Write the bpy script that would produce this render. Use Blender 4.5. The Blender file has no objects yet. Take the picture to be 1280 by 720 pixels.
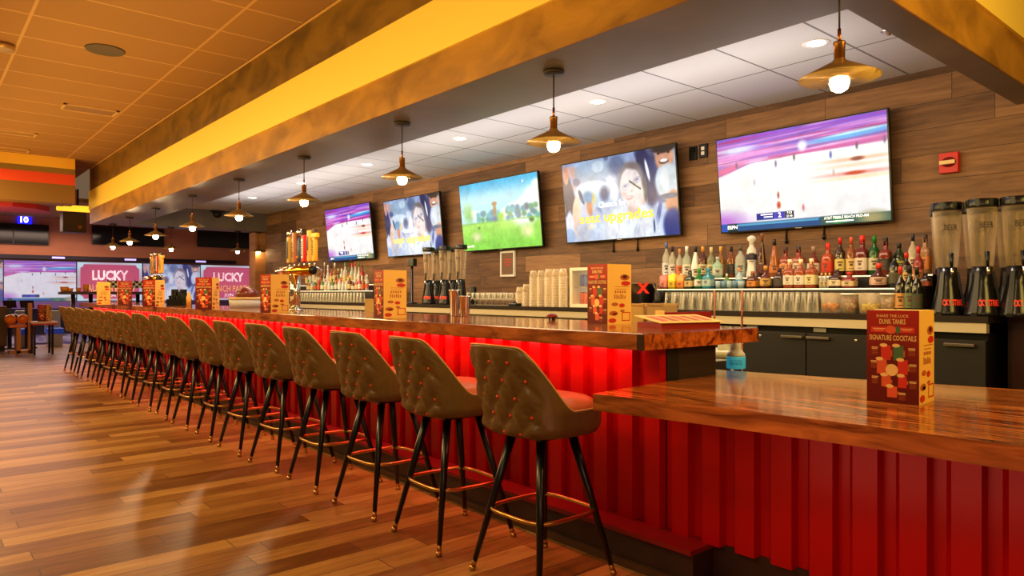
import bpy, bmesh, math, random
import numpy as np
from mathutils import Vector, Matrix
random.seed(7)
SC = bpy.context.scene
COL = SC.collection
PI = math.pi

# ------------------------------------------------------------------ camera
H = 1.27
F = 890.0
FW = Vector((-0.762, 0.648, 0)).normalized()
RT = Vector((FW.y, -FW.x, 0))
cam = bpy.data.cameras.new('camera'); camo = bpy.data.objects.new('camera', cam); COL.objects.link(camo)
camo.location = (0, 0, H)
camo.rotation_euler = (PI/2, 0, math.atan2(FW.y, FW.x) - PI/2)
cam.sensor_width = 36; cam.lens = 36*F/1280; cam.shift_y = 6/1280
cam.clip_start = .02; cam.clip_end = 200
SC.camera = camo

def P(px, py=None, x=None, y=None, z=None):
    """world point seen at a pixel on the plane x=, y= or z="""
    u = (px-640)/F
    d = FW + RT*u
    if py is not None: d = d + Vector((0, 0, (366-py)/F))
    if x is not None: k = x/d.x
    elif y is not None: k = y/d.y
    else: k = (z-H)/d.z
    return Vector((0, 0, H)) + d*k

# ------------------------------------------------------------------ materials
def lin(c):
    return tuple((v/12.92 if v <= .04045 else ((v+.055)/1.055)**2.4) for v in c)
def rgb(r, g, b): return lin((r/255, g/255, b/255))
MATS = {}
def mat(name, c, rough=.5, metal=0, emis=None, es=0, trans=0, alpha=1, ior=1.45, spec=None, coat=0):
    if name in MATS: return MATS[name]
    m = bpy.data.materials.new(name); m.use_nodes = True
    b = m.node_tree.nodes['Principled BSDF']
    b.inputs['Base Color'].default_value = (*rgb(*c), 1)
    b.inputs['Roughness'].default_value = rough
    b.inputs['Metallic'].default_value = metal
    b.inputs['IOR'].default_value = ior
    if trans: b.inputs['Transmission Weight'].default_value = trans
    if coat: b.inputs['Coat Weight'].default_value = coat
    if spec is not None: b.inputs['Specular IOR Level'].default_value = spec
    if alpha < 1: b.inputs['Alpha'].default_value = alpha
    if emis: b.inputs['Emission Color'].default_value = (*rgb(*emis), 1); b.inputs['Emission Strength'].default_value = es
    MATS[name] = m
    return m
def N(m): return m.node_tree.nodes, m.node_tree.links, m.node_tree.nodes['Principled BSDF']
def pos_node(m, scale=(1, 1, 1), loc=(0, 0, 0), rot=(0, 0, 0), obj=False):
    n, l, b = N(m)
    g = n.new('ShaderNodeTexCoord') if obj else n.new('ShaderNodeNewGeometry')
    mp = n.new('ShaderNodeMapping'); mp.inputs['Scale'].default_value = scale
    mp.inputs['Location'].default_value = loc; mp.inputs['Rotation'].default_value = rot
    l.new(g.outputs['Object' if obj else 'Position'], mp.inputs[0]); return mp
def ramp(n, stops):
    r = n.new('ShaderNodeValToRGB'); e = r.color_ramp.elements
    while len(e) < len(stops): e.new(.5)
    for i, (p, c) in enumerate(stops):
        e[i].position = p; e[i].color = (*rgb(*c), 1)
    return r
def noisy(name, c1, c2, scale=(3, 3, 3), rough=.6, detail=5, bump=0, obj=False, metal=0, dist=0, lo=.35, hi=.65):
    m = mat(name, c1, rough, metal); n, l, b = N(m)
    mp = pos_node(m, scale, obj=obj); t = n.new('ShaderNodeTexNoise'); t.inputs['Scale'].default_value = 1
    t.inputs['Detail'].default_value = detail; t.inputs['Distortion'].default_value = dist
    l.new(mp.outputs[0], t.inputs[0]); r = ramp(n, [(lo, c1), (hi, c2)])
    l.new(t.outputs[0], r.inputs[0]); l.new(r.outputs[0], b.inputs['Base Color'])
    if bump:
        bp = n.new('ShaderNodeBump'); bp.inputs['Strength'].default_value = bump; bp.inputs['Distance'].default_value = .01
        l.new(t.outputs[0], bp.inputs['Height']); l.new(bp.outputs[0], b.inputs['Normal'])
    return m
def planks(name, vec_rot, w, length, tones, grain_scale, rough, joint, joint_size=.004, bump=.05, coat=0, tone=.45):
    """plank floor/wall: bricks give boards, each board its own tone, stretched noise gives grain"""
    m = mat(name, tones[0], rough); n, l, b = N(m)
    mp = pos_node(m, rot=vec_rot)
    def brick(sz, c1, c2, mo):
        k = n.new('ShaderNodeTexBrick'); k.inputs['Scale'].default_value = 1
        k.inputs['Brick Width'].default_value = length; k.inputs['Row Height'].default_value = w
        k.inputs['Mortar Size'].default_value = sz; k.inputs['Mortar Smooth'].default_value = .1
        k.inputs['Color1'].default_value = c1; k.inputs['Color2'].default_value = c2; k.inputs['Mortar'].default_value = mo
        k.offset = .37; k.offset_frequency = 2; k.squash_frequency = 3; k.squash = .8
        l.new(mp.outputs[0], k.inputs['Vector']); return k
    k = brick(0, (0, 0, 0, 1), (1, 1, 1, 1), (0, 0, 0, 1))
    j = brick(joint_size, (0, 0, 0, 1), (0, 0, 0, 1), (1, 1, 1, 1))
    # grain, shifted for every board
    ad = n.new('ShaderNodeVectorMath'); ad.operation = 'MULTIPLY_ADD'
    l.new(k.outputs['Color'], ad.inputs[0]); ad.inputs[1].default_value = (13, 7, 5); l.new(mp.outputs[0], ad.inputs[2])
    m2 = n.new('ShaderNodeMapping'); m2.inputs['Scale'].default_value = grain_scale; l.new(ad.outputs[0], m2.inputs[0])
    t = n.new('ShaderNodeTexNoise'); t.inputs['Scale'].default_value = 1; t.inputs['Detail'].default_value = 8; t.inputs['Roughness'].default_value = .65
    t.inputs['Distortion'].default_value = .6
    l.new(m2.outputs[0], t.inputs[0])
    mx = n.new('ShaderNodeMath'); mx.operation = 'MULTIPLY_ADD'
    l.new(k.outputs['Color'], mx.inputs[0]); mx.inputs[1].default_value = tone
    m3 = n.new('ShaderNodeMath'); m3.operation = 'MULTIPLY'; l.new(t.outputs[0], m3.inputs[0]); m3.inputs[1].default_value = .75
    l.new(m3.outputs[0], mx.inputs[2])
    r = ramp(n, [(.2+.65*i/(len(tones)-1), c) for i, c in enumerate(tones)])
    l.new(mx.outputs[0], r.inputs[0])
    mm = n.new('ShaderNodeMix'); mm.data_type = 'RGBA'; l.new(j.outputs['Color'], mm.inputs['Factor'])
    l.new(r.outputs[0], mm.inputs['A']); mm.inputs['B'].default_value = (*rgb(*joint), 1)
    l.new(mm.outputs['Result'], b.inputs['Base Color'])
    bp = n.new('ShaderNodeBump'); bp.inputs['Strength'].default_value = bump; bp.inputs['Distance'].default_value = .01
    l.new(t.outputs[0], bp.inputs['Height']); l.new(bp.outputs[0], b.inputs['Normal'])
    if coat: b.inputs['Coat Weight'].default_value = coat; b.inputs['Coat Roughness'].default_value = .12
    return m
def tiles(name, w, h, loc, c, c2, line, rough=.9, size=.02):
    m = mat(name, c, rough); n, l, b = N(m)
    mp = pos_node(m, loc=loc); k = n.new('ShaderNodeTexBrick'); k.offset = 0; k.squash = 1
    k.inputs['Scale'].default_value = 1; k.inputs['Brick Width'].default_value = w; k.inputs['Row Height'].default_value = h
    k.inputs['Mortar Size'].default_value = size; k.inputs['Mortar Smooth'].default_value = 0
    k.inputs['Color1'].default_value = (*rgb(*c), 1); k.inputs['Color2'].default_value = (*rgb(*c2), 1); k.inputs['Mortar'].default_value = (*rgb(*line), 1)
    l.new(mp.outputs[0], k.inputs['Vector']); l.new(k.outputs['Color'], b.inputs['Base Color'])
    return m

M_floor = planks('floor_planks', (0, 0, PI/2), .15, 1.25, [(74, 42, 15), (118, 74, 30), (156, 108, 50), (192, 146, 80)], (2.2, 26, 1), .33, (70, 38, 14), .0025, .05)
M_wall = planks('wall_planks', (PI/2, 0, 0), .19, 1.15, [(60, 40, 26), (102, 70, 46), (138, 98, 64), (172, 126, 84)], (2.2, 24, 24), .6, (52, 36, 24), .002, .12, tone=.33)
M_ceil = tiles('amber_ceiling_tiles', .64, 1.305, (.02, .52, 0), (158, 112, 64), (151, 106, 60), (190, 144, 92), size=.012)
M_btile = tiles('bar_ceiling_tiles', .62, 1.24, (.27, .15, 0), (205, 205, 205), (196, 197, 200), (120, 118, 116), size=.008)
M_soff = noisy('soffit_plaster', (92, 84, 78), (112, 102, 92), (1.5, 1.5, 1.5), .38, 6)
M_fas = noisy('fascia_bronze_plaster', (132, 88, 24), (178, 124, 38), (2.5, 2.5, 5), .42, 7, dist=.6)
M_fasy = mat('fascia_yellow_paint', (255, 216, 96), .5)
M_bartop = noisy('bar_top_wood', (84, 40, 14), (170, 94, 42), (1.2, 16, 9), .1, 8, dist=1.1, lo=.3, hi=.7)
M_baredge = noisy('burl_edge', (100, 36, 12), (206, 104, 40), (22, 22, 22), .25, 6, dist=.7, lo=.34, hi=.66)
M_barfront = noisy('bar_edge_wood', (110, 54, 22), (176, 100, 46), (5, 20, 20), .22, 6, dist=.8, lo=.3, hi=.7)
M_ctop = noisy('low_counter_wood', (78, 28, 8), (206, 116, 48), (1.6, 24, 10), .12, 9, dist=1.8, lo=.38, hi=.62)
M_cedge = noisy('low_counter_edge_wood', (96, 44, 14), (182, 106, 48), (3, 10, 22), .25, 8, dist=1.1, lo=.32, hi=.68)
M_red = mat('red_corrugated_paint', (166, 6, 9), .3, spec=.35)
M_redledge = mat('red_ledge_paint', (120, 16, 14), .4)
M_dark = mat('black_laminate', (24, 20, 18), .45)
M_brownlam = mat('dark_brown_laminate', (48, 32, 22), .5)
M_kick = noisy('kick_board', (36, 20, 14), (52, 32, 22), (2, 2, 2), .45)
M_black = mat('black_satin', (9, 8, 8), .28)
M_blackm = mat('black_metal', (16, 14, 14), .3, .6)
M_steel = mat('brushed_steel', (190, 186, 178), .28, 1)
M_chrome = mat('chrome', (225, 222, 215), .08, 1)
M_brass = mat('brass', (200, 156, 86), .3, 1)
M_gold = mat('polished_gold', (235, 170, 60), .12, 1)
M_copper = mat('copper', (190, 110, 60), .25, 1)
M_leather = noisy('olive_brown_leather', (98, 72, 38), (104, 77, 42), (40, 40, 40), .3, 3, obj=True)
M_ledtint = mat('led_tinted_leather', (196, 92, 54), .38)  # tan seat leather with the LED strip's red light put into its colour
M_pipe = mat('tan_piping', (206, 150, 90), .4)
M_btn = mat('red_button', (220, 60, 28), .3)
M_glass = None
M_plastic = None
M_white = mat('white_paint', (235, 230, 220), .5)
M_tvfr = mat('tv_bezel', (12, 12, 14), .25)

def clear(name, c, centre, edge, rough=.06, blend=.45):
    """thin clear wall: see-through where it faces you, denser and brighter at its edges"""
    m = mat(name, c, rough, spec=1); n, l, b = N(m)
    w = n.new('ShaderNodeLayerWeight'); w.inputs[0].default_value = blend
    k = n.new('ShaderNodeMapRange'); k.inputs['To Min'].default_value = centre; k.inputs['To Max'].default_value = edge
    k.inputs['From Min'].default_value = .1; k.inputs['From Max'].default_value = .95
    l.new(w.outputs['Facing'], k.inputs[0]); l.new(k.outputs[0], b.inputs['Alpha']); return m
M_glass = clear('clear_glass', (250, 238, 205), .03, .75, blend=.4)
M_plastic = clear('clear_plastic', (235, 210, 170), .03, .5, blend=.35)
# ------------------------------------------------------------------ mesh builder
class MB:
    def __init__(s): s.v = []; s.f = []; s.m = []; s.sm = []; s.mats = []
    def mi(s, m):
        if m not in s.mats: s.mats.append(m)
        return s.mats.index(m)
    def add(s, vs, fs, m, smooth=False):
        b = len(s.v); s.v += [tuple(v) for v in vs]; i = s.mi(m)
        for f in fs: s.f.append(tuple(b+k for k in f)); s.m.append(i); s.sm.append(smooth)
    def box(s, lo, hi, m, T=None, bev=0):
        x0, y0, z0 = lo; x1, y1, z1 = hi
        if bev:
            bm = bmesh.new(); bmesh.ops.create_cube(bm, size=1)
            for v in bm.verts: v.co = Vector(((v.co.x+.5)*(x1-x0)+x0, (v.co.y+.5)*(y1-y0)+y0, (v.co.z+.5)*(z1-z0)+z0))
            bmesh.ops.bevel(bm, geom=bm.edges[:], offset=bev, segments=2, profile=.5, affect='EDGES')
            bm.verts.index_update(); vs = [v.co.copy() for v in bm.verts]; fs = [[v.index for v in f.verts] for f in bm.faces]; bm.free()
        else:
            vs = [Vector(p) for p in ((x0,y0,z0),(x1,y0,z0),(x1,y1,z0),(x0,y1,z0),(x0,y0,z1),(x1,y0,z1),(x1,y1,z1),(x0,y1,z1))]
            fs = [(0,3,2,1),(4,5,6,7),(0,1,5,4),(1,2,6,5),(2,3,7,6),(3,0,4,7)]
        if T: vs = [T @ v for v in vs]
        s.add(vs, fs, m)
        return s
    def lathe(s, prof, m, n=24, c=(0, 0, 0), T=None, smooth=True, sx=1, sy=1, sq=2):
        """prof: list of (r, z)"""
        vs = []; fs = []
        for r, z in prof:
            for i in range(n):
                a = 2*PI*i/n; ca, sa = math.cos(a), math.sin(a)
                if sq != 2:
                    k = (abs(ca)**sq+abs(sa)**sq)**(-1/sq); ca *= k; sa *= k
                v = Vector((c[0]+r*ca*sx, c[1]+r*sa*sy, c[2]+z)); vs.append(T @ v if T else v)
        for j in range(len(prof)-1):
            for i in range(n):
                fs.append((j*n+i, j*n+(i+1) % n, (j+1)*n+(i+1) % n, (j+1)*n+i))
        if prof[0][0] > 1e-5: fs.append(tuple(range(n-1, -1, -1)))
        if prof[-1][0] > 1e-5: fs.append(tuple((len(prof)-1)*n+i for i in range(n)))
        s.add(vs, fs, m, smooth); return s
    def tube(s, pts, r, m, n=8, closed=False, r1=None):
        pts = [Vector(p) for p in pts]; vs = []; fs = []; L = len(pts)
        up = Vector((0, 0, 1))
        for i, p in enumerate(pts):
            if closed: d = pts[(i+1) % L]-pts[i-1]
            else: d = pts[min(i+1, L-1)]-pts[max(i-1, 0)]
            d.normalize(); a = d.cross(up)
            if a.length < .05: a = d.cross(Vector((0, 1, 0)))
            a.normalize(); b = a.cross(d)
            rr = r if r1 is None else r+(r1-r)*i/(L-1)
            for k in range(n):
                t = 2*PI*k/n; vs.append(p+a*rr*math.cos(t)+b*rr*math.sin(t))
        for i in range(L if closed else L-1):
            for k in range(n):
                j = (i+1) % L; fs.append((i*n+k, i*n+(k+1) % n, j*n+(k+1) % n, j*n+k))
        if not closed: fs.append(tuple(range(n-1, -1, -1))); fs.append(tuple((L-1)*n+k for k in range(n)))
        s.add(vs, fs, m, True); return s
    def prism(s, poly, z0, z1, m, mside=None):
        n = len(poly); vs = [(x, y, z0) for x, y in poly]+[(x, y, z1) for x, y in poly]
        s.add(vs, [tuple(range(n-1, -1, -1)), tuple(range(n, 2*n))], m)
        for i in range(n):
            j = (i+1) % n; a, b = poly[i], poly[j]
            s.add([(a[0],a[1],z0), (b[0],b[1],z0), (b[0],b[1],z1), (a[0],a[1],z1)], [(0,1,2,3)], mside if mside else m)
        return s
    def quad(s, a, b, c, d, m): s.add([a, b, c, d], [(0, 1, 2, 3)], m); return s
    def text(s, txt, size, T, m, bold=0, cx=True, width=None):
        vs, fs = glyphs(txt, bold)
        if not vs: return s
        xs = [v[0] for v in vs]; x0, x1 = min(xs), max(xs); sx = size
        if width: sx = width/(x1-x0)
        o = (x0+x1)/2 if cx else x0
        s.add([T @ Vector(((v[0]-o)*sx, v[1]*size, 0)) for v in vs], fs, m); return s
    def build(s, name, parent=None, loc=None):
        me = bpy.data.meshes.new(name); me.from_pydata(s.v, [], s.f)
        for m in s.mats: me.materials.append(m)
        me.polygons.foreach_set('material_index', s.m); me.polygons.foreach_set('use_smooth', s.sm)
        me.update(); o = bpy.data.objects.new(name, me); COL.objects.link(o)
        if loc is not None: o.location = loc
        if parent is not None: o.parent = parent
        return o
_gl = {}
def glyphs(txt, bold):
    k = (txt, bold)
    if k in _gl: return _gl[k]
    c = bpy.data.curves.new('t', 'FONT'); c.body = txt; c.size = 1; c.offset = bold; c.resolution_u = 2
    o = bpy.data.objects.new('t', c); COL.objects.link(o)
    dg = bpy.context.evaluated_depsgraph_get(); me = bpy.data.meshes.new_from_object(o.evaluated_get(dg))
    r = ([tuple(v.co) for v in me.vertices], [tuple(p.vertices) for p in me.polygons])
    bpy.data.objects.remove(o); bpy.data.curves.remove(c); bpy.data.meshes.remove(me)
    _gl[k] = r; return r

def tag(o, label, cat, group=None, kind=None):
    o['label'] = label; o['category'] = cat
    if group: o['group'] = group
    if kind: o['kind'] = kind
    return o
def empty(name, loc=(0, 0, 0), rz=0):
    o = bpy.data.objects.new(name, None); COL.objects.link(o); o.location = loc; o.rotation_euler = (0, 0, rz)
    o.empty_display_size = .05; return o
def struct(o, name=None):
    if name: o.name = name
    o['kind'] = 'structure'; return o
def copy_tree(o, parent=None, skip=()):
    c = o.copy(); COL.objects.link(c)
    if parent is not None: c.parent = parent
    for ch in list(o.children):
        if ch.name.split('.')[0] not in skip: copy_tree(ch, c, skip)
    return c
def face_T(o, xdir, ydir):
    """matrix: local x,y,0 -> world o + x*xdir + y*ydir"""
    x = Vector(xdir); y = Vector(ydir); z = x.cross(y)
    m = Matrix((x, y, z)).transposed().to_4x4(); m.translation = Vector(o); return m

# ------------------------------------------------------------------ painted pictures (vertex colours on a fine grid)
class Pic:
    def __init__(s, nx, ny, asp):
        s.nx, s.ny, s.a = nx, ny, asp
        u = (np.arange(nx)+.5)/nx*asp; v = (np.arange(ny)+.5)/ny
        s.X, s.Y = np.meshgrid(u, v); s.C = np.zeros((ny, nx, 3))
    def blend(s, m, c): s.C = s.C*(1-m[..., None])+np.array(c)/255.*m[..., None]
    def grad(s, c0, c1): t = s.Y[..., None]; s.C = (np.array(c0)*(1-t)+np.array(c1)*t)/255.
    def ell(s, x, y, rx, ry, c, soft=.15, rot=0, op=1):
        dx, dy = s.X-x, s.Y-y; cr, sr = math.cos(rot), math.sin(rot)
        d = np.sqrt(((dx*cr+dy*sr)/rx)**2+((-dx*sr+dy*cr)/ry)**2)
        s.blend(np.clip((1+soft-d)/(2*soft), 0, 1)*op, c)
    def rect(s, x0, y0, x1, y1, c, soft=.004, op=1):
        m = np.clip((s.X-x0)/soft+.5, 0, 1)*np.clip((x1-s.X)/soft+.5, 0, 1)*np.clip((s.Y-y0)/soft+.5, 0, 1)*np.clip((y1-s.Y)/soft+.5, 0, 1)
        s.blend(m*op, c)
    def streaks(s, y0f, y1f, cols, seed=0, n=60):
        r = random.Random(seed)
        for _ in range(n):
            t = r.random(); x = r.random()*s.a; y = y0f+(y1f-y0f)*t
            s.ell(x, y+(.04*(x/s.a)), r.uniform(.15, .5), r.uniform(.006, .02), cols[r.randrange(len(cols))], .5, rot=.03, op=.75)
    def poly(s, pts, c, op=1):
        m = np.zeros_like(s.X, bool); n = len(pts); j = n-1
        for i in range(n):
            xi, yi = pts[i]; xj, yj = pts[j]
            m ^= ((yi > s.Y) != (yj > s.Y)) & (s.X < (xj-xi)*(s.Y-yi)/((yj-yi) or 1e-9)+xi)
            j = i
        s.blend(m.astype(float)*op, c)
    def mesh(s, name, w, h, strength):
        """plane in local XZ, x 0..w, z 0..h, facing -y"""
        nx, ny = s.nx, s.ny
        xs, zs = np.meshgrid(np.linspace(0, w, nx), np.linspace(0, h, ny))
        vs = np.stack([xs.ravel(), np.zeros(nx*ny), zs.ravel()], 1)
        idx = np.arange(nx*ny).reshape(ny, nx)
        q = np.stack([idx[:-1, :-1], idx[:-1, 1:], idx[1:, 1:], idx[1:, :-1]], -1).reshape(-1, 4)
        me = bpy.data.meshes.new(name); me.from_pydata(vs.tolist(), [], q.tolist())
        at = me.color_attributes.new('picture', 'FLOAT_COLOR', 'POINT')
        c = np.clip(s.C, 0, 1); L = np.where(c <= .04045, c/12.92, ((c+.055)/1.055)**2.4)
        at.data.foreach_set('color', np.concatenate([L.reshape(-1, 3), np.ones((nx*ny, 1))], 1).astype(np.float32).ravel())
        me.materials.append(screen_mat(strength)); me.update(); return me
def screen_mat(st):
    nm = 'picture_%g' % st
    if nm in MATS: return MATS[nm]
    m = mat(nm, (5, 5, 5), .2 if st else .35); n, l, b = N(m)
    a = n.new('ShaderNodeAttribute'); a.attribute_name = 'picture'
    if st:
        l.new(a.outputs['Color'], b.inputs['Emission Color']); b.inputs['Emission Strength'].default_value = st
    else: l.new(a.outputs['Color'], b.inputs['Base Color'])
    return m
def pic_court(nx=260, ny=146):
    p = Pic(nx, ny, 1.78); p.grad((252, 250, 248), (250, 248, 250))
    p.poly([(0, .60), (.4, .70), (1.78, .76), (1.78, 1.01), (0, 1.01)], (150, 90, 200))
    p.streaks(.70, 1.0, [(205, 60, 170), (170, 80, 220), (235, 150, 235), (90, 60, 190), (190, 40, 120), (120, 90, 230), (240, 190, 240)], 3, 95)
    p.ell(.25, .86, .2, .03, (225, 225, 255), .5); p.ell(1.45, .83, .42, .03, (60, 170, 245), .4, .04); p.ell(1.5, .85, .3, .012, (190, 235, 255), .4, .04)
    p.rect(.6, .725, 1.78, .75, (190, 40, 150), .02, .8); p.ell(.1, .66, .22, .035, (225, 80, 160), .5, .25)
    p.ell(.97, .80, .045, .05, (235, 235, 245), .4)
    p.ell(0, .10, .28, .1, (205, 130, 230), .6)
    for x, y, c in ((.23, .70, (90, 80, 120)), (.68, .66, (90, 80, 150)), (.88, .70, (60, 60, 80)), (1.25, .67, (30, 70, 190)), (1.5, .72, (60, 50, 90)), (.69, .34, (150, 40, 60)), (.43, .5, (190, 190, 205)), (1.27, .5, (200, 190, 190)), (.95, .19, (230, 120, 130)), (1.75, .74, (70, 70, 140)), (.88, .57, (225, 225, 235))):
        p.ell(x, y, .012, .032, c, .5)
    p.ell(.69, .24, .02, .035, (205, 60, 40), .4)
    for y, c in ((.60, (240, 120, 60)), (.545, (250, 180, 130)), (.47, (205, 30, 30)), (.43, (250, 200, 120))):
        p.ell(1.5, y, .3, .016, c, .8, op=.5)
    p.ell(1.5, .60, .06, .018, (120, 20, 40), .4); p.ell(1.47, .47, .09, .016, (200, 25, 30), .4)
    p.rect(0, 0, 1.78, .085, (38, 84, 140)); p.rect(.2, .055, 1.1, .075, (90, 170, 210)); p.rect(1.12, 0, 1.78, .085, (58, 96, 84), .01)
    p.rect(0, 0, .08, .085, (40, 90, 190)); p.rect(.08, 0, .2, .085, (16, 50, 60))
    p.ell(1.62, .04, .12, .06, (170, 160, 110), .6); p.ell(1.3, .03, .06, .03, (60, 150, 80), .6)
    grit(p, .05, 4)
    p.rect(.43, .10, .64, .17, (30, 40, 150)); p.rect(.64, .10, .75, .17, (60, 60, 190)); p.rect(.75, .10, .85, .17, (28, 44, 70))
    return p
def grit(p, k, seed=1):
    """blotchy detail so that nothing reads as flat fill"""
    g = np.random.RandomState(seed); t = np.zeros_like(p.X)
    for n in (9, 18, 36):
        a = g.rand(n, int(n*1.78)); yi = np.clip((p.Y*(n-1)), 0, n-1.001); xi = np.clip(p.X/p.a*(a.shape[1]-1), 0, a.shape[1]-1.001)
        y0 = yi.astype(int); x0 = xi.astype(int); fy = yi-y0; fx = xi-x0
        t += (a[y0, x0]*(1-fy)*(1-fx)+a[y0+1, x0]*fy*(1-fx)+a[y0, x0+1]*(1-fy)*fx+a[y0+1, x0+1]*fy*fx-.5)*(18/n)**.4
    p.C = np.clip(p.C*(1+k*t[..., None]), 0, 1); return p
def pic_woman(nx=260, ny=146):
    p = Pic(nx, ny, 1.78); p.grad((206, 220, 244), (150, 166, 214)); E = p.ell; r = random.Random(9)
    for _ in range(60):
        E(r.uniform(0, 1.78), r.uniform(.35, 1), r.uniform(.03, .13), r.uniform(.02, .1), r.choice([(36, 46, 96), (214, 228, 248), (168, 200, 232), (226, 170, 150), (60, 70, 120), (240, 240, 250), (120, 140, 190)]), .3, rot=r.uniform(-1, 1), op=.75)
    E(.55, .86, .32, .13, (150, 176, 205)); E(.62, .90, .10, .07, (190, 210, 230)); E(.5, .62, .30, .12, (214, 232, 248)); E(.56, .5, .28, .09, (180, 210, 240))
    E(.10, .52, .10, .36, (34, 42, 96), rot=.15); E(.06, .86, .05, .12, (214, 150, 130)); E(.20, .32, .075, .26, (238, 206, 186), .1, rot=-.12); E(.08, .2, .07, .2, (232, 234, 246)); E(.31, .56, .03, .1, (40, 52, 110), rot=.4)
    E(.44, .42, .05, .11, (206, 130, 100), .3); E(.42, .55, .09, .07, (90, 150, 200), .3); E(.52, .52, .02, .07, (240, 196, 60), .3); E(.30, .12, .12, .14, (210, 214, 232)); E(.06, .08, .1, .1, (176, 200, 236))
    E(.86, .56, .07, .12, (236, 242, 252)); E(.70, .56, .07, .09, (60, 76, 130), .4)
    E(.93, .88, .13, .13, (96, 116, 160), .3); E(1.33, .80, .10, .26, (26, 34, 86), .15, rot=.15); E(1.42, .62, .09, .26, (34, 46, 110), .2); E(1.38, .76, .02, .13, (236, 240, 252), .2, rot=.2)
    E(1.63, .88, .13, .16, (210, 150, 124), .12); E(1.62, .99, .17, .07, (48, 30, 34)); E(1.62, .83, .065, .03, (70, 24, 26)); E(1.62, .84, .055, .02, (250, 244, 240)); E(1.55, .92, .02, .012, (50, 30, 30)); E(1.69, .92, .02, .012, (50, 30, 30))
    E(1.66, .60, .18, .20, (206, 220, 234), .1); E(1.62, .64, .06, .12, (232, 240, 248)); E(1.72, .36, .11, .14, (198, 138, 112), .15); E(1.66, .44, .13, .03, (70, 90, 130), .2); E(1.70, .1, .14, .2, (44, 62, 140)); E(1.5, .24, .03, .2, (90, 110, 180), rot=-.3)
    E(1.05, .08, .46, .34, (226, 236, 250), .1); E(.86, .12, .16, .2, (240, 246, 254)); E(1.24, .14, .16, .22, (238, 243, 252)); E(1.14, .34, .09, .1, (232, 206, 196))
    E(1.13, .69, .19, .20, (140, 130, 136), .15); E(1.33, .56, .03, .15, (96, 90, 100), .2)
    E(1.12, .60, .165, .225, (240, 230, 232), .08); E(1.2, .5, .11, .15, (244, 234, 234), .2); E(1.16, .84, .1, .04, (122, 110, 118), .4, rot=-.2)
    for x, y in ((1.04, .61), (1.22, .67)):
        E(x, y, .06, .034, (176, 176, 204), .25, rot=.3); E(x, y-.003, .048, .024, (232, 226, 234), .3, rot=.3); E(x, y+.004, .025, .009, (110, 110, 150), .6, rot=.3)
    E(1.13, .65, .025, .006, (160, 158, 186), .4, rot=.3); E(1.13, .55, .022, .014, (222, 196, 196), .7)
    E(1.09, .475, .05, .022, (214, 146, 156), .5, rot=.15); E(1.09, .48, .034, .009, (250, 240, 242), .4, rot=.15); E(1.02, .52, .03, .03, (240, 206, 204), .9)
    p.poly([(1.09, .665), (1.105, .68), (1.275, .565), (1.262, .55)], (40, 34, 36)); E(1.43, .12, .014, .08, (60, 90, 150), .2); E(.45, .18, .05, .03, (255, 240, 200), .9)
    for _ in range(14): E(r.uniform(.8, 1.3), r.uniform(0, .25), .01, .05, (190, 206, 232), .5, rot=r.uniform(-.6, .6), op=.7)
    return grit(p, .10)
def pic_golf(nx=220, ny=124):
    p = Pic(nx, ny, 1.78); p.grad((90, 200, 60), (20, 150, 235))
    Y = p.Y[..., None]
    g = np.array((120, 214, 60))/255.*(1-Y/.42)*.4+np.array((160, 232, 100))/255.*(1-(1-Y/.42)*.4)
    sk = np.array((176, 236, 250))/255.*(1-(Y-.4)/.6)+np.array((60, 190, 240))/255.*((Y-.4)/.6)
    p.C = np.where(Y < .40, g, sk)
    E = p.ell
    for x, y, r in ((1.3, .52, .2), (1.5, .6, .16), (1.66, .72, .16), (1.75, .85, .1), (1.1, .5, .14), (.4, .5, .12), (.3, .55, .08), (1.45, .46, .25), (1.7, .55, .2)): E(x, y, r, r*.62, (238, 248, 252), .4)
    r = random.Random(5)
    for i in range(46):
        x = .42+r.random()*.48 if i < 20 else 1.1+r.random()*.65; y = .42+r.random()*.12*(1 if i < 20 else 1.3); E(x, y, .05, .04, random.choice([(30, 130, 180), (24, 100, 170), (50, 170, 190), (40, 150, 120)]), .4)
    E(.82, .57, .035, .1, (140, 110, 70), .3); E(.82, .66, .06, .03, (120, 80, 50), .3); E(.95, .46, .07, .06, (120, 200, 50), .4); E(.18, .56, .09, .13, (110, 200, 110), .7); E(1.6, .38, .05, .04, (30, 100, 60), .4); E(1.52, .56, .05, .05, (20, 90, 130), .4)
    p.rect(0, .395, 1.78, .41, (110, 200, 90), .02); E(.42, .33, .03, .02, (80, 150, 90)); E(.35, .2, .09, .05, (255, 246, 200), .9); E(1.5, .22, .1, .06, (255, 240, 190), .9)
    return grit(p, .10, 3)
def pic_lucky(nx=120, ny=70):
    p = Pic(nx, ny, 1.6); p.grad((200, 230, 240), (205, 230, 245))
    p.rect(.08, .06, 1.52, .94, (196, 84, 120)); p.ell(.8, .5, .7, .4, (214, 92, 122), .5)
    for x in (.06, 1.54):
        for y in (.05, .95): p.ell(x, y, .1, .1, (205, 230, 245), .1)
    return p

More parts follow.
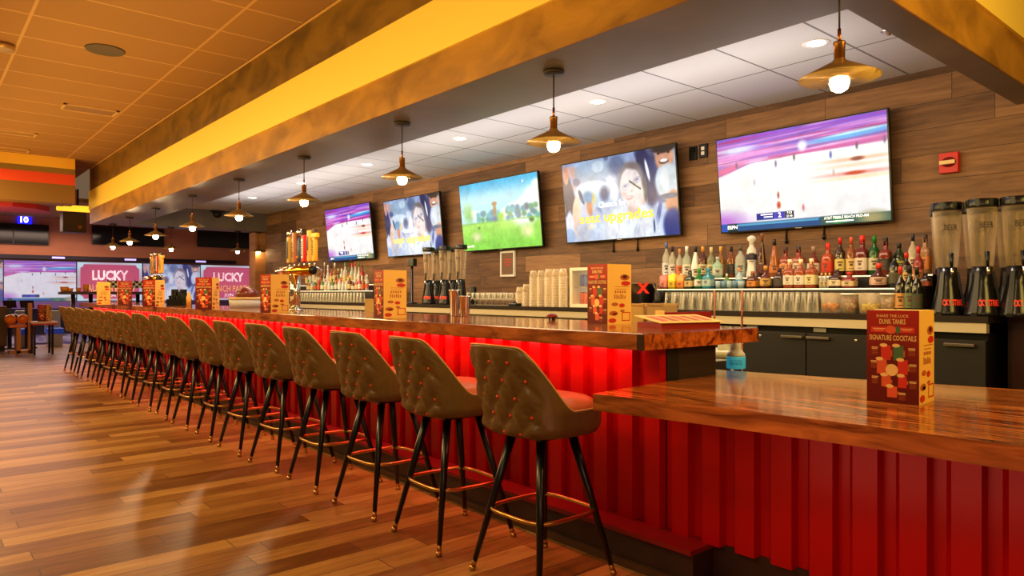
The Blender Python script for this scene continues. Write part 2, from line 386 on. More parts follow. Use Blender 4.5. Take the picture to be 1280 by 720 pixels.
# ------------------------------------------------------------------ setting
ZC = 3.57; ZS = 2.535; ZT = 2.90; YF = 2.585; YI = 3.197; YW = 5.69; XE = -15.03; XT = -14.54; XB = -1.29; XBI = -1.45
struct(MB().box((-20.6, -9, -.1), (3, 9, 0), M_floor).build('floor'))
M_lane = noisy('lane_floor', (70, 60, 110), (150, 150, 190), (.6, 3, 3), .18)
struct(MB().box((-26, -9, -.1), (-20.6, 12, -.001), M_lane).build('floor'), 'floor_lanes')
struct(MB().box((-20.9, -9, ZC), (3, YF, ZC+.1), M_ceil).box((-26.1, -9, ZC), (-20.9, 12, ZC+.1), M_ceil).build('ceiling'))
struct(MB().box((XT, YI, ZT), (XBI, YW, ZT+.05), M_btile).build('ceiling'), 'ceiling_bar')
struct(MB().box((-14.6, YW, 0), (3, YW+.15, ZC), M_wall).build('wall_back'))
M_far = noisy('far_wall_paint', (216, 142, 104), (190, 122, 96), (1, .5, 2), .7)
M_farlow = mat('far_wall_low', (40, 34, 70), .5)
struct(MB().box((-26.2, -9, 1.0), (-26, 12, ZC), M_far).box((-26.2, -9, 0), (-26, 12, 1.0), M_farlow).build('wall_far'))
pil = MB().box((-15.2, 5.57, 0), (-14.85, 5.69+.15, ZS), noisy('pilaster_wood', (170, 110, 60), (196, 134, 78), (2, 2, 8), .6))
struct(pil.build('wall_pilaster'))
sf = MB().box((XE, YF, ZS), (XB, YI, ZC), M_soff).box((XBI, YI, ZS), (XB, YW, ZC), M_soff).box((XE, YI, ZS), (XT, 9, ZC), M_soff)
struct(sf.build('ceiling_soffit'))
Z1, Z2 = 2.793, 3.134
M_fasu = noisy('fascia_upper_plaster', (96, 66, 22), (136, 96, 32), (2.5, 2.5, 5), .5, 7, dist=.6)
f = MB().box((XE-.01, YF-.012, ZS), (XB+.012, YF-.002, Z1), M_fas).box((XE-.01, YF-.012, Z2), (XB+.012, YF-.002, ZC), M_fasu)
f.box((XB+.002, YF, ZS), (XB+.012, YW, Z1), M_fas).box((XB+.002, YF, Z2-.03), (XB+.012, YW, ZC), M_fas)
struct(f.build('trim_1'))
struct(MB().box((XE-.01, YF-.03, Z1), (XB+.03, YF-.002, Z2), M_fasy).box((XB+.002, YF, Z1), (XB+.03, YW, Z2-.03), M_fasy).build('trim_2'))
struct(MB().box((XT, YI+.001, ZT-.02), (XBI, YI+.035, ZT-.002), M_white).build('trim_3'))
struct(MB().box((XE-.01, YF-.016, ZC-.03), (XB, YF+.0, ZC-.012), mat('amber_trim', (214, 160, 96), .5)).build('trim_4'))
# striped bulkhead further down the room
bx = -16.56*.858
def zz(py): return P(94, py, x=bx).z
by = P(94, 200, x=bx).y
b = MB(); rows = [(ZC, (250, 190, 60)), (zz(212), (140, 106, 40)), (zz(219), (226, 70, 30)), (zz(232), (132, 92, 34)), (zz(255), None)]
for i in range(4):
    b.box((bx-.4, -9, rows[i+1][0]), (bx, by, rows[i][0]), mat('bulkhead_stripe_%d' % i, rows[i][1], .55))
struct(b.build('wall_bulkhead'))
b = MB(); r_ = mat('bulkhead_red', (170, 20, 34), .5)
pts = [(bx-.41, -9), (bx-.41, P(15, x=bx-.5).y), (bx-.6, P(45, x=bx-.6).y), (bx-1.0, P(62, x=bx-1.0).y), (bx-1.5, P(62, x=bx-1.5).y), (bx-1.5, -9)]
b.prism(pts, zz(260), zz(253), r_); struct(b.build('trim_5'))
b = MB().box((bx-2.2, P(60, x=bx-2).y, 2.98), (bx-1.6, P(93, x=bx-1.8).y, 3.25), mat('bulkhead_magenta', (176, 50, 60), .6)); struct(b.build('trim_6'))

# ------------------------------------------------------------------ main bar
XN = -2.0; XF = -15.3; YB0 = 2.45; YB1 = 3.38; ZB = 1.09; YP = 2.70
bar = empty('bar', (XN, YB0, 0)); tag(bar, 'long bar with glossy wooden top and red corrugated front, stools along it', 'bar')
def loc(o, parent): # child given in world coordinates
    o.parent = parent; o.matrix_parent_inverse = Matrix.Translation(-Vector(parent.location)); return o
mb = MB(); mb.box((XF, YB0, ZB-.075), (XN, YB1, ZB), M_bartop)
o = loc(mb.build('bar_top'), bar)
mod = o.modifiers.new('b', 'BEVEL'); mod.width = .006; mod.segments = 2
mb = MB().box((XF+.01, YB0-.004, ZB-.071), (XN-.03, YB0, ZB-.005), M_barfront); mb.box((XN, YB0+.002, ZB-.073), (XN+.006, YB1-.002, ZB-.004), M_baredge)
mb.box((XN-.028, YB0-.005, ZB-.073), (XN+.007, YB0+.003, ZB-.003), mat('dark_seam', (50, 24, 12), .4))
loc(mb.build('edge_band'), bar)
def corrugated(x0, x1, y, z0, z1, m, per=.163, dep=.042):
    vs = []; n = 0; pr = []
    x = x1
    while x > x0:
        for dx, dy in ((0, 0), (.006, -dep), (.094, -dep), (.122, 0)):
            pr.append((x-dx, y+dy))
        x -= per
    pr = [p for p in pr if p[0] > x0]+[(x0, y)]
    for px, py in pr: vs += [(px, py, z0), (px, py, z1)]
    fs = [(2*i, 2*i+1, 2*i+3, 2*i+2) for i in range(len(pr)-1)]
    return vs, fs
mb = MB(); vs, fs = corrugated(XF+.1, -2.065, YP, .175, ZB-.075, M_red); mb.add(vs, fs, M_red)
loc(mb.build('corrugated_panel'), bar)
mb = MB().box((XF+.1, YP+.003, 0), (-2.067, YP+.06, ZB-.076), M_red); mb.box((XF+.1, YP+.06, 0), (-2.064, 3.1, ZB-.076), M_brownlam)
mb.box((-2.064, YP+.0, 0), (-2.058, 2.79, ZB-.076), M_dark)
loc(mb.build('bar_wall'), bar)
mb = MB().box((XF+.1, 2.52, .157), (-1.80, YP+.01, .178), M_redledge)
loc(mb.build('foot_ledge'), bar)
mb = MB().box((XF+.1, 2.55, 0), (-1.81, YP+.02, .157), M_kick).box((XF+.1, 2.53, 0), (-1.805, 2.55, .035), mat('kick_trim', (70, 44, 22), .5))
loc(mb.build('kick_board'), bar)
m_led = mat('red_led', (255, 60, 50), .5, emis=(255, 40, 34), es=6)
mb = MB().box((XF+.2, 2.58, ZB-.084), (-2.2, 2.60, ZB-.0755), m_led); loc(mb.build('led_strip'), bar)

# lower counter
lc = empty('low_counter', (-1.97, 2.13, 0)); tag(lc, 'low wooden counter section with red corrugated front in the right foreground', 'counter')
poly = [(-1.99, 2.125), (-1.5, 2.205), (-.97, 2.255), (-.4, 2.275), (.7, 2.28), (.7, 3.9), (-.9, 3.60), (-1.55, 3.43), (-2.25, 3.28), (-2.25, 3.115), (-2.055, 3.115), (-2.045, 2.70)]
mb = MB().prism(poly, .86-.068, .86, M_ctop, M_cedge); o = loc(mb.build('counter_top'), lc)
mod = o.modifiers.new('b', 'BEVEL'); mod.width = .008; mod.segments = 3
mb = MB(); vs, fs = corrugated(-2.06, .7, YP, .175, .792, M_red); mb.add(vs, fs, M_red); loc(mb.build('corrugated_panel'), lc)
mb = MB().box((-2.05, YP+.003, .02), (.7, 3.1, .79), M_red).box((-1.80, YP-.01, 0), (.7, YP+.002, .18), M_kick); loc(mb.build('counter_base'), lc)

# ------------------------------------------------------------------ bar stools
ROW_Z0 = .977; RZ = .077; QX = .056
def se(a, th, n):
    ca, sa = math.cos(th), math.sin(th); k = (abs(ca)**n+abs(sa)**n)**(-1/n); return a[0]*k*ca, a[1]*k*sa
def rim(th):   # th measured from the back (0) round to the front (pi)
    t = abs(th); lo, hi = math.radians(36), math.radians(84)
    if t < lo: return 1.045-.008*(t/lo)**2
    if t > hi: return .758
    k = (t-lo)/(hi-lo); k = k*k*(3-2*k); return 1.037+(.758-1.037)*k**.8
AX, AY, NS = .242, .238, 2.9
def shell_pt(th, z, off=0):
    # th: 0 = back (-y), + toward +x
    x, y = se((AX, AY), th-PI/2, NS)
    bot = max(0, (.70-z)/.05); sc = 1-.09*bot**2
    x *= sc; y *= sc
    w = max(0, math.cos(min(abs(th), PI/2)))
    up = max(0, z-.72)
    y -= .30*up*w; x *= 1+.0*up
    r = math.hypot(x, y); k = (r+off)/r
    return Vector((x*k, y*k, z))
def qarc(th):  # arc length from the back centre
    n = 24; s = 0; p0 = shell_pt(0, .8)
    for i in range(1, n+1):
        p = shell_pt(th*i/n, .8); s += (p-p0).length; p0 = p
    return s*(1 if th >= 0 else -1)
ths = []
nth = 104
for i in range(nth): ths.append(-PI+2*PI*i/nth)
qs = [qarc(t) for t in ths]
def tuft(q, z):
    A = (q/QX+(z-ROW_Z0)/RZ)/2; B = (q/QX-(z-ROW_Z0)/RZ)/2
    a = abs(math.sin(PI*A)); c = abs(math.sin(PI*B))
    if z > ROW_Z0: a = c = abs(math.sin(PI*q/(2*QX)))
    puff = .027*(a*c)**.4
    fade = max(0, min(1, (.235-abs(q))/.05))*max(0, min(1, (1.035-z)/.03))*max(0, min(1, (z-.655)/.02))
    return (puff-.014)*fade
def make_stool():
    root = empty('bar_stool')
    nr = 44; vs = []; fs = []
    prof = []
    for i, th in enumerate(ths):
        top = rim(th); col = []
        col.append(Vector((0, 0, .652)))
        x = shell_pt(th, .652); col.append(x*.6+Vector((0, 0, .652*.4))); col.append(x)
        zs = [.652+(top-.652)*k/nr for k in range(1, nr+1)]
        for z in zs: col.append(shell_pt(th, z, tuft(qs[i], z)))
        col.append(shell_pt(th, top+.006, -.012)); col.append(shell_pt(th, top, -.026))
        for k in range(1, 5): col.append(shell_pt(th, top+(.765-top)*k/4, -.03))
        vs += col
    L = len(vs)//nth
    for i in range(nth):
        j = (i+1) % nth
        for k in range(L-1): fs.append((i*L+k, j*L+k, j*L+k+1, i*L+k+1))
    mb = MB(); mb.add(vs, fs, M_leather, True); sh = mb.build('seat_shell', root)
    mb = MB(); mb.tube([shell_pt(t, rim(t)+.006, -.004) for t in ths], .0042, M_pipe, 6, closed=True); mb.build('piping', root)
    mb = MB(); n = 40
    prof = [(.0, .815), (.6, .812), (.82, .805), (.93, .792), (.985, .775), (1, .745)]
    vs = []; fs = []
    for k, z in prof:
        for i in range(n):
            p = shell_pt(-PI+2*PI*i/n, .74, -.022); vs.append(Vector((p.x*k, p.y*k+.004, z)))
    for j in range(len(prof)-1):
        for i in range(n): fs.append((j*n+i, (j+1)*n+i, (j+1)*n+(i+1) % n, j*n+(i+1) % n))
    mb.add(vs, fs, M_ledtint, True); mb.build('seat_cushion', root)
    bt = MB().lathe([(0, .006), (.005, .0055), (.0078, .002), (.008, -.003)], M_btn, 10).build('button', root)
    first = True
    for r in range(5):
        z = ROW_Z0-r*RZ
        for q in ((0, -2*QX, 2*QX) if r % 2 == 0 else (-QX, QX, -3*QX, 3*QX)):
            k = min(range(nth), key=lambda i: abs(qs[i]-q)); th = ths[k]
            if z > rim(th)-.04: continue
            p = shell_pt(th, z, -.007); a = shell_pt(th, z, .02)
            o = bt if first else bt.copy()
            if not first: COL.objects.link(o); o.parent = root
            first = False
            o.location = p; o.rotation_euler = (a-p).to_track_quat('Z', 'Y').to_euler()
    mb = MB().box((-.13, -.13, .628), (.13, .13, .652), M_black, bev=.006).build('swivel_plate', root)
    for sx in (-1, 1):
        for sy in (-1, 1):
            a = Vector((sx*.095, sy*.095, .635)); b = Vector((sx*.228, sy*.228, .0)); c = a.lerp(b, .93)
            mb = MB().tube([a, a.lerp(c, .5), c], .022, M_black, 12, r1=.0125); lg = mb.build('leg', root)
            mb = MB().tube([a.lerp(b, .92), a.lerp(b, .965)], .0125, M_brass, 10); mb.tube([a.lerp(b, .965), b+Vector((0, 0, .001))], .015, M_brass, 10); mb.build('foot_cap', lg)
    ring = []
    for i in range(64):
        x, y = se((.192, .192), 2*PI*i/64, 4.2); ring.append((x, y, .292))
    MB().tube(ring, .0095, M_brass, 8, closed=True).build('foot_ring', root)
    return root
stool = make_stool()
ords = ['nearest', 'second', 'third', 'fourth', 'fifth', 'sixth', 'seventh', 'eighth', 'ninth', 'tenth', 'eleventh', 'twelfth', 'thirteenth', 'fourteenth', 'fifteenth', 'sixteenth', 'last and farthest']
for i in range(17):
    o = stool if i == 0 else copy_tree(stool)
    o.location = (-2.375-.685*i+random.uniform(-.012, .012)*(i > 0), 2.20+random.uniform(-.01, .01)*(i > 0), 0)
    o.rotation_euler = (0, 0, math.radians((0, -3, 2, -2, 3, 1, -3)[i % 7]))
    if i == 0: lab = 'button-tufted brown leather bar stool beside the low counter, nearest to the camera'
    elif i == 16: lab = 'last tufted brown bar stool at the far end of the row'
    else: lab = 'tufted brown bar stool, %s from the near end of the row along the bar' % ords[i]
    tag(o, lab, 'bar stool', 'tufted bar stools along the red bar front')

# ------------------------------------------------------------------ pendant lamps
m_shade = mat('bronze_shade', (170, 130, 76), .32, .55)
m_shin = mat('shade_inside', (240, 196, 120), .4, .1)
m_bulb = mat('glowing_bulb', (255, 230, 180), .3, emis=(255, 214, 150), es=60)
m_cord = mat('dark_cord', (40, 26, 18), .5)
def make_pendant():
    r = empty('pendant_lamp')
    MB().lathe([(0, 0), (.06, 0), (.062, -.012), (.058, -.02), (0, -.02)], m_cord, 24).build('canopy', r)
    MB().tube([(0, 0, -.02), (0, 0, -.215)], .004, m_cord, 8).tube([(0, 0, -.21), (0, 0, -.27)], .007, M_copper, 8).build('rod', r)
    MB().lathe([(0, -.262), (.022, -.262), (.024, -.268), (.022, -.272), (.02, -.355), (.0, -.355)], mat('bronze_socket', (140, 90, 44), .3, .8), 20).build('socket', r)
    s = MB().lathe([(.021, -.33), (.03, -.342), (.05, -.352), (.152, -.405), (.154, -.408)], m_shade, 40)
    s.lathe([(.154, -.408), (.150, -.407), (.05, -.356), (.02, -.345)], m_shin, 40)
    so = s.build('lamp_shade', r)
    MB().lathe([(0, -.35), (.014, -.352), (.018, -.375), (.034, -.405), (.038, -.428), (.03, -.452), (.014, -.462), (0, -.464)], m_bulb, 20).build('bulb', r)
    return r
pend = make_pendant()
pl = [(-1.32, 2.84)]
for px, py in ((697, 90), (506, 154), (387, 197), (307, 225), (249, 245), (205, 261), (172, 272)):
    q = P(px, py, z=ZS); pl.append((q.x, 2.80+.25*(q.y-2.80)))
names = ['nearest of the row, at upper right', 'over the bar, second from the right', 'over the bar, third from the right', 'over the bar, fourth from the right', 'over the bar, fifth from the right', 'over the bar, sixth from the right', 'over the bar, seventh from the right', 'over the bar, far end of the long row']
for i, (x, y) in enumerate(pl):
    o = pend if i == 0 else copy_tree(pend); o.location = (x, y, ZS)
    tag(o, 'bronze cone pendant lamp with glowing bulb, '+names[i], 'pendant lamp', 'pendant lamps above the bar')
far_px = (141, 214, 297, 323)
for i, px in enumerate(far_px):
    o = copy_tree(pend); q = P(px, x=-14.78)
    o.location = (-14.78, max(q.y, 2.72), ZS)
    tag(o, 'small far pendant lamp on the cross run, %s from its left end' % ('first', 'second', 'third', 'fourth', 'fifth', 'sixth')[i], 'pendant lamp', 'pendant lamps at the far end')
def light(kind, name, loc_, energy, col, **k):
    l = bpy.data.lights.new(name, kind); l.energy = energy; l.color = col
    rot = k.pop('rot', None)
    for a, v in k.items(): setattr(l, a, v)
    o = bpy.data.objects.new(name, l); COL.objects.link(o); o.location = loc_
    if rot: o.rotation_euler = rot
    return o
WARM = (1, .62, .28)
for i, (x, y) in enumerate(pl):
    light('POINT', 'pendant_light', (x, y, ZS-.49), 14, (1, .72, .40), shadow_soft_size=.035)

# ------------------------------------------------------------------ televisions
def tv(px0, px1, pic, key, label, texts=(), zb=None, bot=None, top=None):
    a = P(px0, bot, y=5.60); bx_, ax_ = P(px1, y=5.60).x, a.x
    w = bx_-ax_; h = w*.5625
    r = empty('television', (ax_, 5.60, zb)); r.rotation_euler = (math.radians(6), 0, 0)
    MB().box((-.012, 0, -.014), (w+.012, .035, h+.012), M_tvfr, bev=.003).box((w*.48, -.004, -.012), (w*.52, .001, -.006), M_steel).build('bezel', r)
    MB().box((w*.3, .035, h*.15), (w*.7, .075, h*.7), M_black).build('wall_mount', r)
    me = tvmesh[key]; s = bpy.data.objects.new('screen', me); COL.objects.link(s); s.parent = r; s.location = (0, -.001, 0); s.scale = (w, 1, h)
    for t in texts:
        t(MB, r, w, h)
    tag(r, label, 'television', 'televisions on the plank wall'); return r
pc, pw, pg = pic_court(), pic_woman(), pic_golf()
TVS = 1.0
tvmesh = {'c': pc.mesh('court_picture', 1, 1, TVS), 'w': pw.mesh('crowd_picture', 1, 1, TVS), 'g': pg.mesh('golf_picture', 1, 1, TVS)}
m_wt = mat('screen_white', (255, 255, 255), .5, emis=(255, 255, 255), es=1.4)
m_yt = mat('screen_yellow', (240, 210, 60), .5, emis=(236, 204, 60), es=1.0)
m_dk = mat('screen_outline', (60, 60, 40), .5)
def TT(x, y): return face_T((x, -.004, y), (1, 0, 0), (0, 0, 1))
def cap(r, *a, **k):
    m = MB(); m.text(*a, **k); m.build('caption_line', r)
def txt_court(MB, r, w, h):
    cap(r, 'ESPN', h*.055, TT(w*.078, h*.025), m_wt, .02)
    MB().box((w*.27, -.003, h*.145), (w*.345, -.001, h*.158), m_wt).build('caption_bar', r); MB().box((w*.29, -.003, h*.12), (w*.345, -.001, h*.131), m_wt).build('caption_bar', r)
    cap(r, '2', h*.07, TT(w*.39, h*.113), m_wt, .02); cap(r, '7:33', h*.034, TT(w*.45, h*.14), m_wt, .01); cap(r, '23 40', h*.028, TT(w*.45, h*.108), m_wt, .01)
    cap(r, 'AT&T PEBBLE BEACH PRO-AM', h*.036, TT(w*.77, h*.05), m_wt, .012, width=w*.24); MB().box((w*.66, -.003, h*.02), (w*.81, -.001, h*.032), m_wt).build('caption_bar', r)
def txt_woman(MB, r, w, h):
    cap(r, 'Chance for', h*.10, TT(w*.46, h*.40), m_wt, .015); cap(r, 'seat upgrades', h*.17, TT(w*.475, h*.225), m_yt, .02, width=w*.66)
def txt_golf(MB, r, w, h):
    cap(r, 'LIVE', h*.04, TT(w*.1, h*.05), m_wt, .02, width=w*.09); cap(r, 'x', h*.06, TT(w*.83, h*.9), m_wt)
def zbot(px, py): return P(px, py, y=5.60).z
tv(902.5, 1114, pc, 'c', 'large television showing a white sports court and purple crowd, nearest on the right', (txt_court,), zb=1.815)
tv(709.5, 850, pw, 'w', 'television with smiling woman and yellow seat upgrades words, right of the golf screen', (txt_woman,), zb=zbot(709.5, 303.2))
tv(580.7, 678, pg, 'g', 'television showing a green golf course under blue sky', (txt_golf,), zb=zbot(580.7, 314))
tv(485.5, 554.5, pw, 'w', 'smaller-looking television with the woman and yellow words, left of the golf screen', (txt_woman,), zb=zbot(485, 320.8))
tv(412, 467.5, pc, 'c', 'farthest wall television showing the white court, at the left end of the row', (txt_court,), zb=zbot(412, 326.5))

# ------------------------------------------------------------------ things on the plank wall
def wallbox(px0, px1, py0, py1, y=YW, d=.03): a = P(px0, py1, y=y-d); b = P(px1, py0, y=y-d); return a, b
a, b = wallbox(1173.5, 1197.5, 193, 214, d=.05)
r = empty('fire_alarm', (a.x, YW-.05, (a.z+b.z)/2-.07)); w = b.x-a.x; h = .145
MB().box((0, 0, 0), (w, .05, h), mat('alarm_red', (205, 30, 20), .4), bev=.004).build('housing', r)
MB().box((.004, -.012, h*.42), (w*.86, .002, h*.62), mat('strobe_cream', (240, 205, 150), .3), bev=.004).lathe([(.036, 0), (.036, .006), (0, .007)], mat('strobe_dark_red', (120, 14, 10), .4), 20, T=Matrix.Translation((w*.52, 0, h*.52)) @ Matrix.Rotation(PI/2, 4, 'X'), sx=1.3).build('strobe', r)
tag(r, 'red fire alarm strobe box on the plank wall right of the big television', 'fire alarm')
for i, (px0, px1, y0, y1) in enumerate(((861, 870.5, 184, 201), (873.5, 883.5, 181, 198))):
    a, b = wallbox(px0, px1, y0, y1, d=.02); w = b.x-a.x; h = .13
    r = empty('wall_outlet', (a.x, YW-.02, a.z)); MB().box((0, 0, 0), (w, .02, h), M_black, bev=.003).build('cover_plate', r)
    if i: MB().box((w*.3, -.003, h*.2), (w*.7, 0, h*.45), M_white).box((w*.3, -.003, h*.55), (w*.7, 0, h*.8), M_white).build('socket', r)
    else: MB().box((w*.2, -.012, h*.55), (w*.8, 0, h*.9), M_blackm).build('socket', r)
    tag(r, ('black outlet box with plug, left of the pair between the two right televisions', 'black outlet plate with white sockets, right of the pair between televisions')[i], 'outlet')
a, b = wallbox(625.5, 643.5, 314.5, 346, d=.02); w = b.x-a.x; h = (346-314)*P(634, y=YW).dot(FW)/F
r = empty('framed_notice', (a.x, YW-.02, a.z))
fm = MB(); t = .025
for lo, hi in (((0, 0), (w, t)), ((0, h-t), (w, h)), ((0, t), (t, h-t)), ((w-t, t), (w, h-t))): fm.box((lo[0], -.005, lo[1]), (hi[0], .02, hi[1]), M_white)
fm.build('frame', r)
m = MB().box((t, .004, t), (w-t, .02, h-t), mat('notice_grey', (120, 88, 66), .6)); mr = mat('notice_red', (200, 60, 40), .6)
for a_, b_, c_ in ((.32, .68, .64), (.26, .74, .53), (.34, .66, .42)): m.box((w*a_, .001, h*c_), (w*b_, .004, h*(c_+.05)), mr)
m.build('notice', r); tag(r, 'small white-framed notice with red words below the golf television', 'framed notice')
for i, (px, y0, y1) in enumerate(((983, 284, 303), (1030, 284, 298), (767, 301, 314), (797, 300, 313))):
    a = P(px, y0, y=YW-.012); b = P(px, y1, y=YW-.012)
    o = MB().tube([(a.x, YW-.012, a.z+.08), (a.x, YW-.012, b.z)], .007, M_black, 8).lathe([(.012, 0), (.013, .03), (.01, .04)], M_black, 10, c=(a.x, YW-.014, b.z-.01)).build('cable')
    tag(o, ('short black cable under the big right television, left one', 'short black cable under the big right television, right one', 'short black cable under the woman television, left one', 'short black cable under the woman television, right one')[i], 'cable')

# ------------------------------------------------------------------ ceiling things
m_lens = mat('downlight_lens', (255, 250, 240), .4, emis=(255, 240, 215), es=14)
def make_down():
    r = empty('recessed_downlight')
    MB().lathe([(.062, -.002), (.085, -.004), (.088, 0), (.06, .0)], M_white, 28).build('trim_ring', r)
    MB().lathe([(.06, -.003), (0, -.004)], m_lens, 24).build('lens', r); return r
dl = make_down()
for i, (px, py) in enumerate(((1020, 54), (747, 127), (575, 173), (459, 205.5), (376.5, 229), (315.5, 247))):
    q = P(px, py, z=ZT); o = dl if i == 0 else copy_tree(dl); o.location = (q.x, q.y, ZT)
    tag(o, 'round white recessed downlight in the bar ceiling, %s from the right' % ('first', 'second', 'third', 'fourth', 'fifth', 'sixth')[i], 'downlight', 'downlights in the bar ceiling')
    light('SPOT', 'downlight_beam', (q.x, q.y, ZT-.02), 68, (1, .86, .68), spot_size=2.1, spot_blend=.8, shadow_soft_size=.06)
q = P(131.5, 62, z=ZC)
o = MB().lathe([(.17, 0), (.165, -.012), (.15, -.008), (0, -.012)], mat('speaker_grille', (88, 70, 60), .8), 36, c=(q.x, q.y, ZC)).build('ceiling_speaker'); tag(o, 'round brown speaker grille set in the amber ceiling at upper left', 'ceiling speaker')
def vent(px, py, w, h, lab):
    q = P(px, py, z=ZC); r = empty('ceiling_vent', (q.x, q.y, ZC))
    fr = MB(); m = mat('vent_frame', (206, 160, 104), .5)
    for lo, hi in (((-w, -h), (w, -h+.03)), ((-w, h-.03), (w, h)), ((-w, -h), (-w+.03, h)), ((w-.03, -h), (w, h))): fr.box((lo[0], lo[1], -.015), (hi[0], hi[1], 0), m)
    fr.build('frame', r); s = MB()
    for k in range(5):
        y = -w+.07+k*(2*w-.14)/4; s.box((y-.02, -h+.03, -.012), (y+.02, h-.03, -.004), mat('vent_slat', (150, 108, 62), .5))
    s.build('louvre', r); MB().box((-w+.03, -h+.03, -.004), (w-.03, h-.03, 0), M_dark).build('duct', r)
    tag(r, lab, 'ceiling vent')
vent(112, 137, .17, .30, 'rectangular air vent in the amber ceiling below the round speaker')
vent(14, 165, .15, .30, 'air vent in the amber ceiling at the left photo edge')
vent(8, 186, .15, .30, 'farther air vent in the amber ceiling just above the striped bulkhead')
q = P(3, 55, z=ZC); m_amb = mat('amber_lens', (255, 200, 90), .4, emis=(255, 176, 50), es=12)
r = empty('amber_downlight', (q.x, q.y, ZC)); MB().lathe([(.10, 0), (.10, -.05), (.085, -.05)], m_shade, 24).build('housing', r); MB().lathe([(.085, -.045), (0, -.045)], m_amb, 24).build('lens', r)
tag(r, 'amber ceiling light glowing at the upper left photo edge', 'ceiling light')
q = P(1115, 37, z=ZT)
o = MB().lathe([(.045, 0), (.045, -.006), (.02, -.01), (.012, -.03), (0, -.032)], M_chrome, 20, c=(q.x-.02, q.y, ZT)).build('sprinkler_head'); tag(o, 'small chrome sprinkler head in the bar ceiling near the right beam', 'sprinkler')
q = P(272, 262, x=XT+.06)
r = empty('security_camera', (XT+.04, q.y, 2.86)); MB().box((-.04, -.13, -.0), (.06, .13, .035), M_black, bev=.005).build('bracket', r)
MB().lathe([(.0, -.11), (.05, -.10), (.08, -.06), (.085, 0)], M_black, 20).build('dome', r); tag(r, 'small dark dome camera on the far cross beam', 'camera')

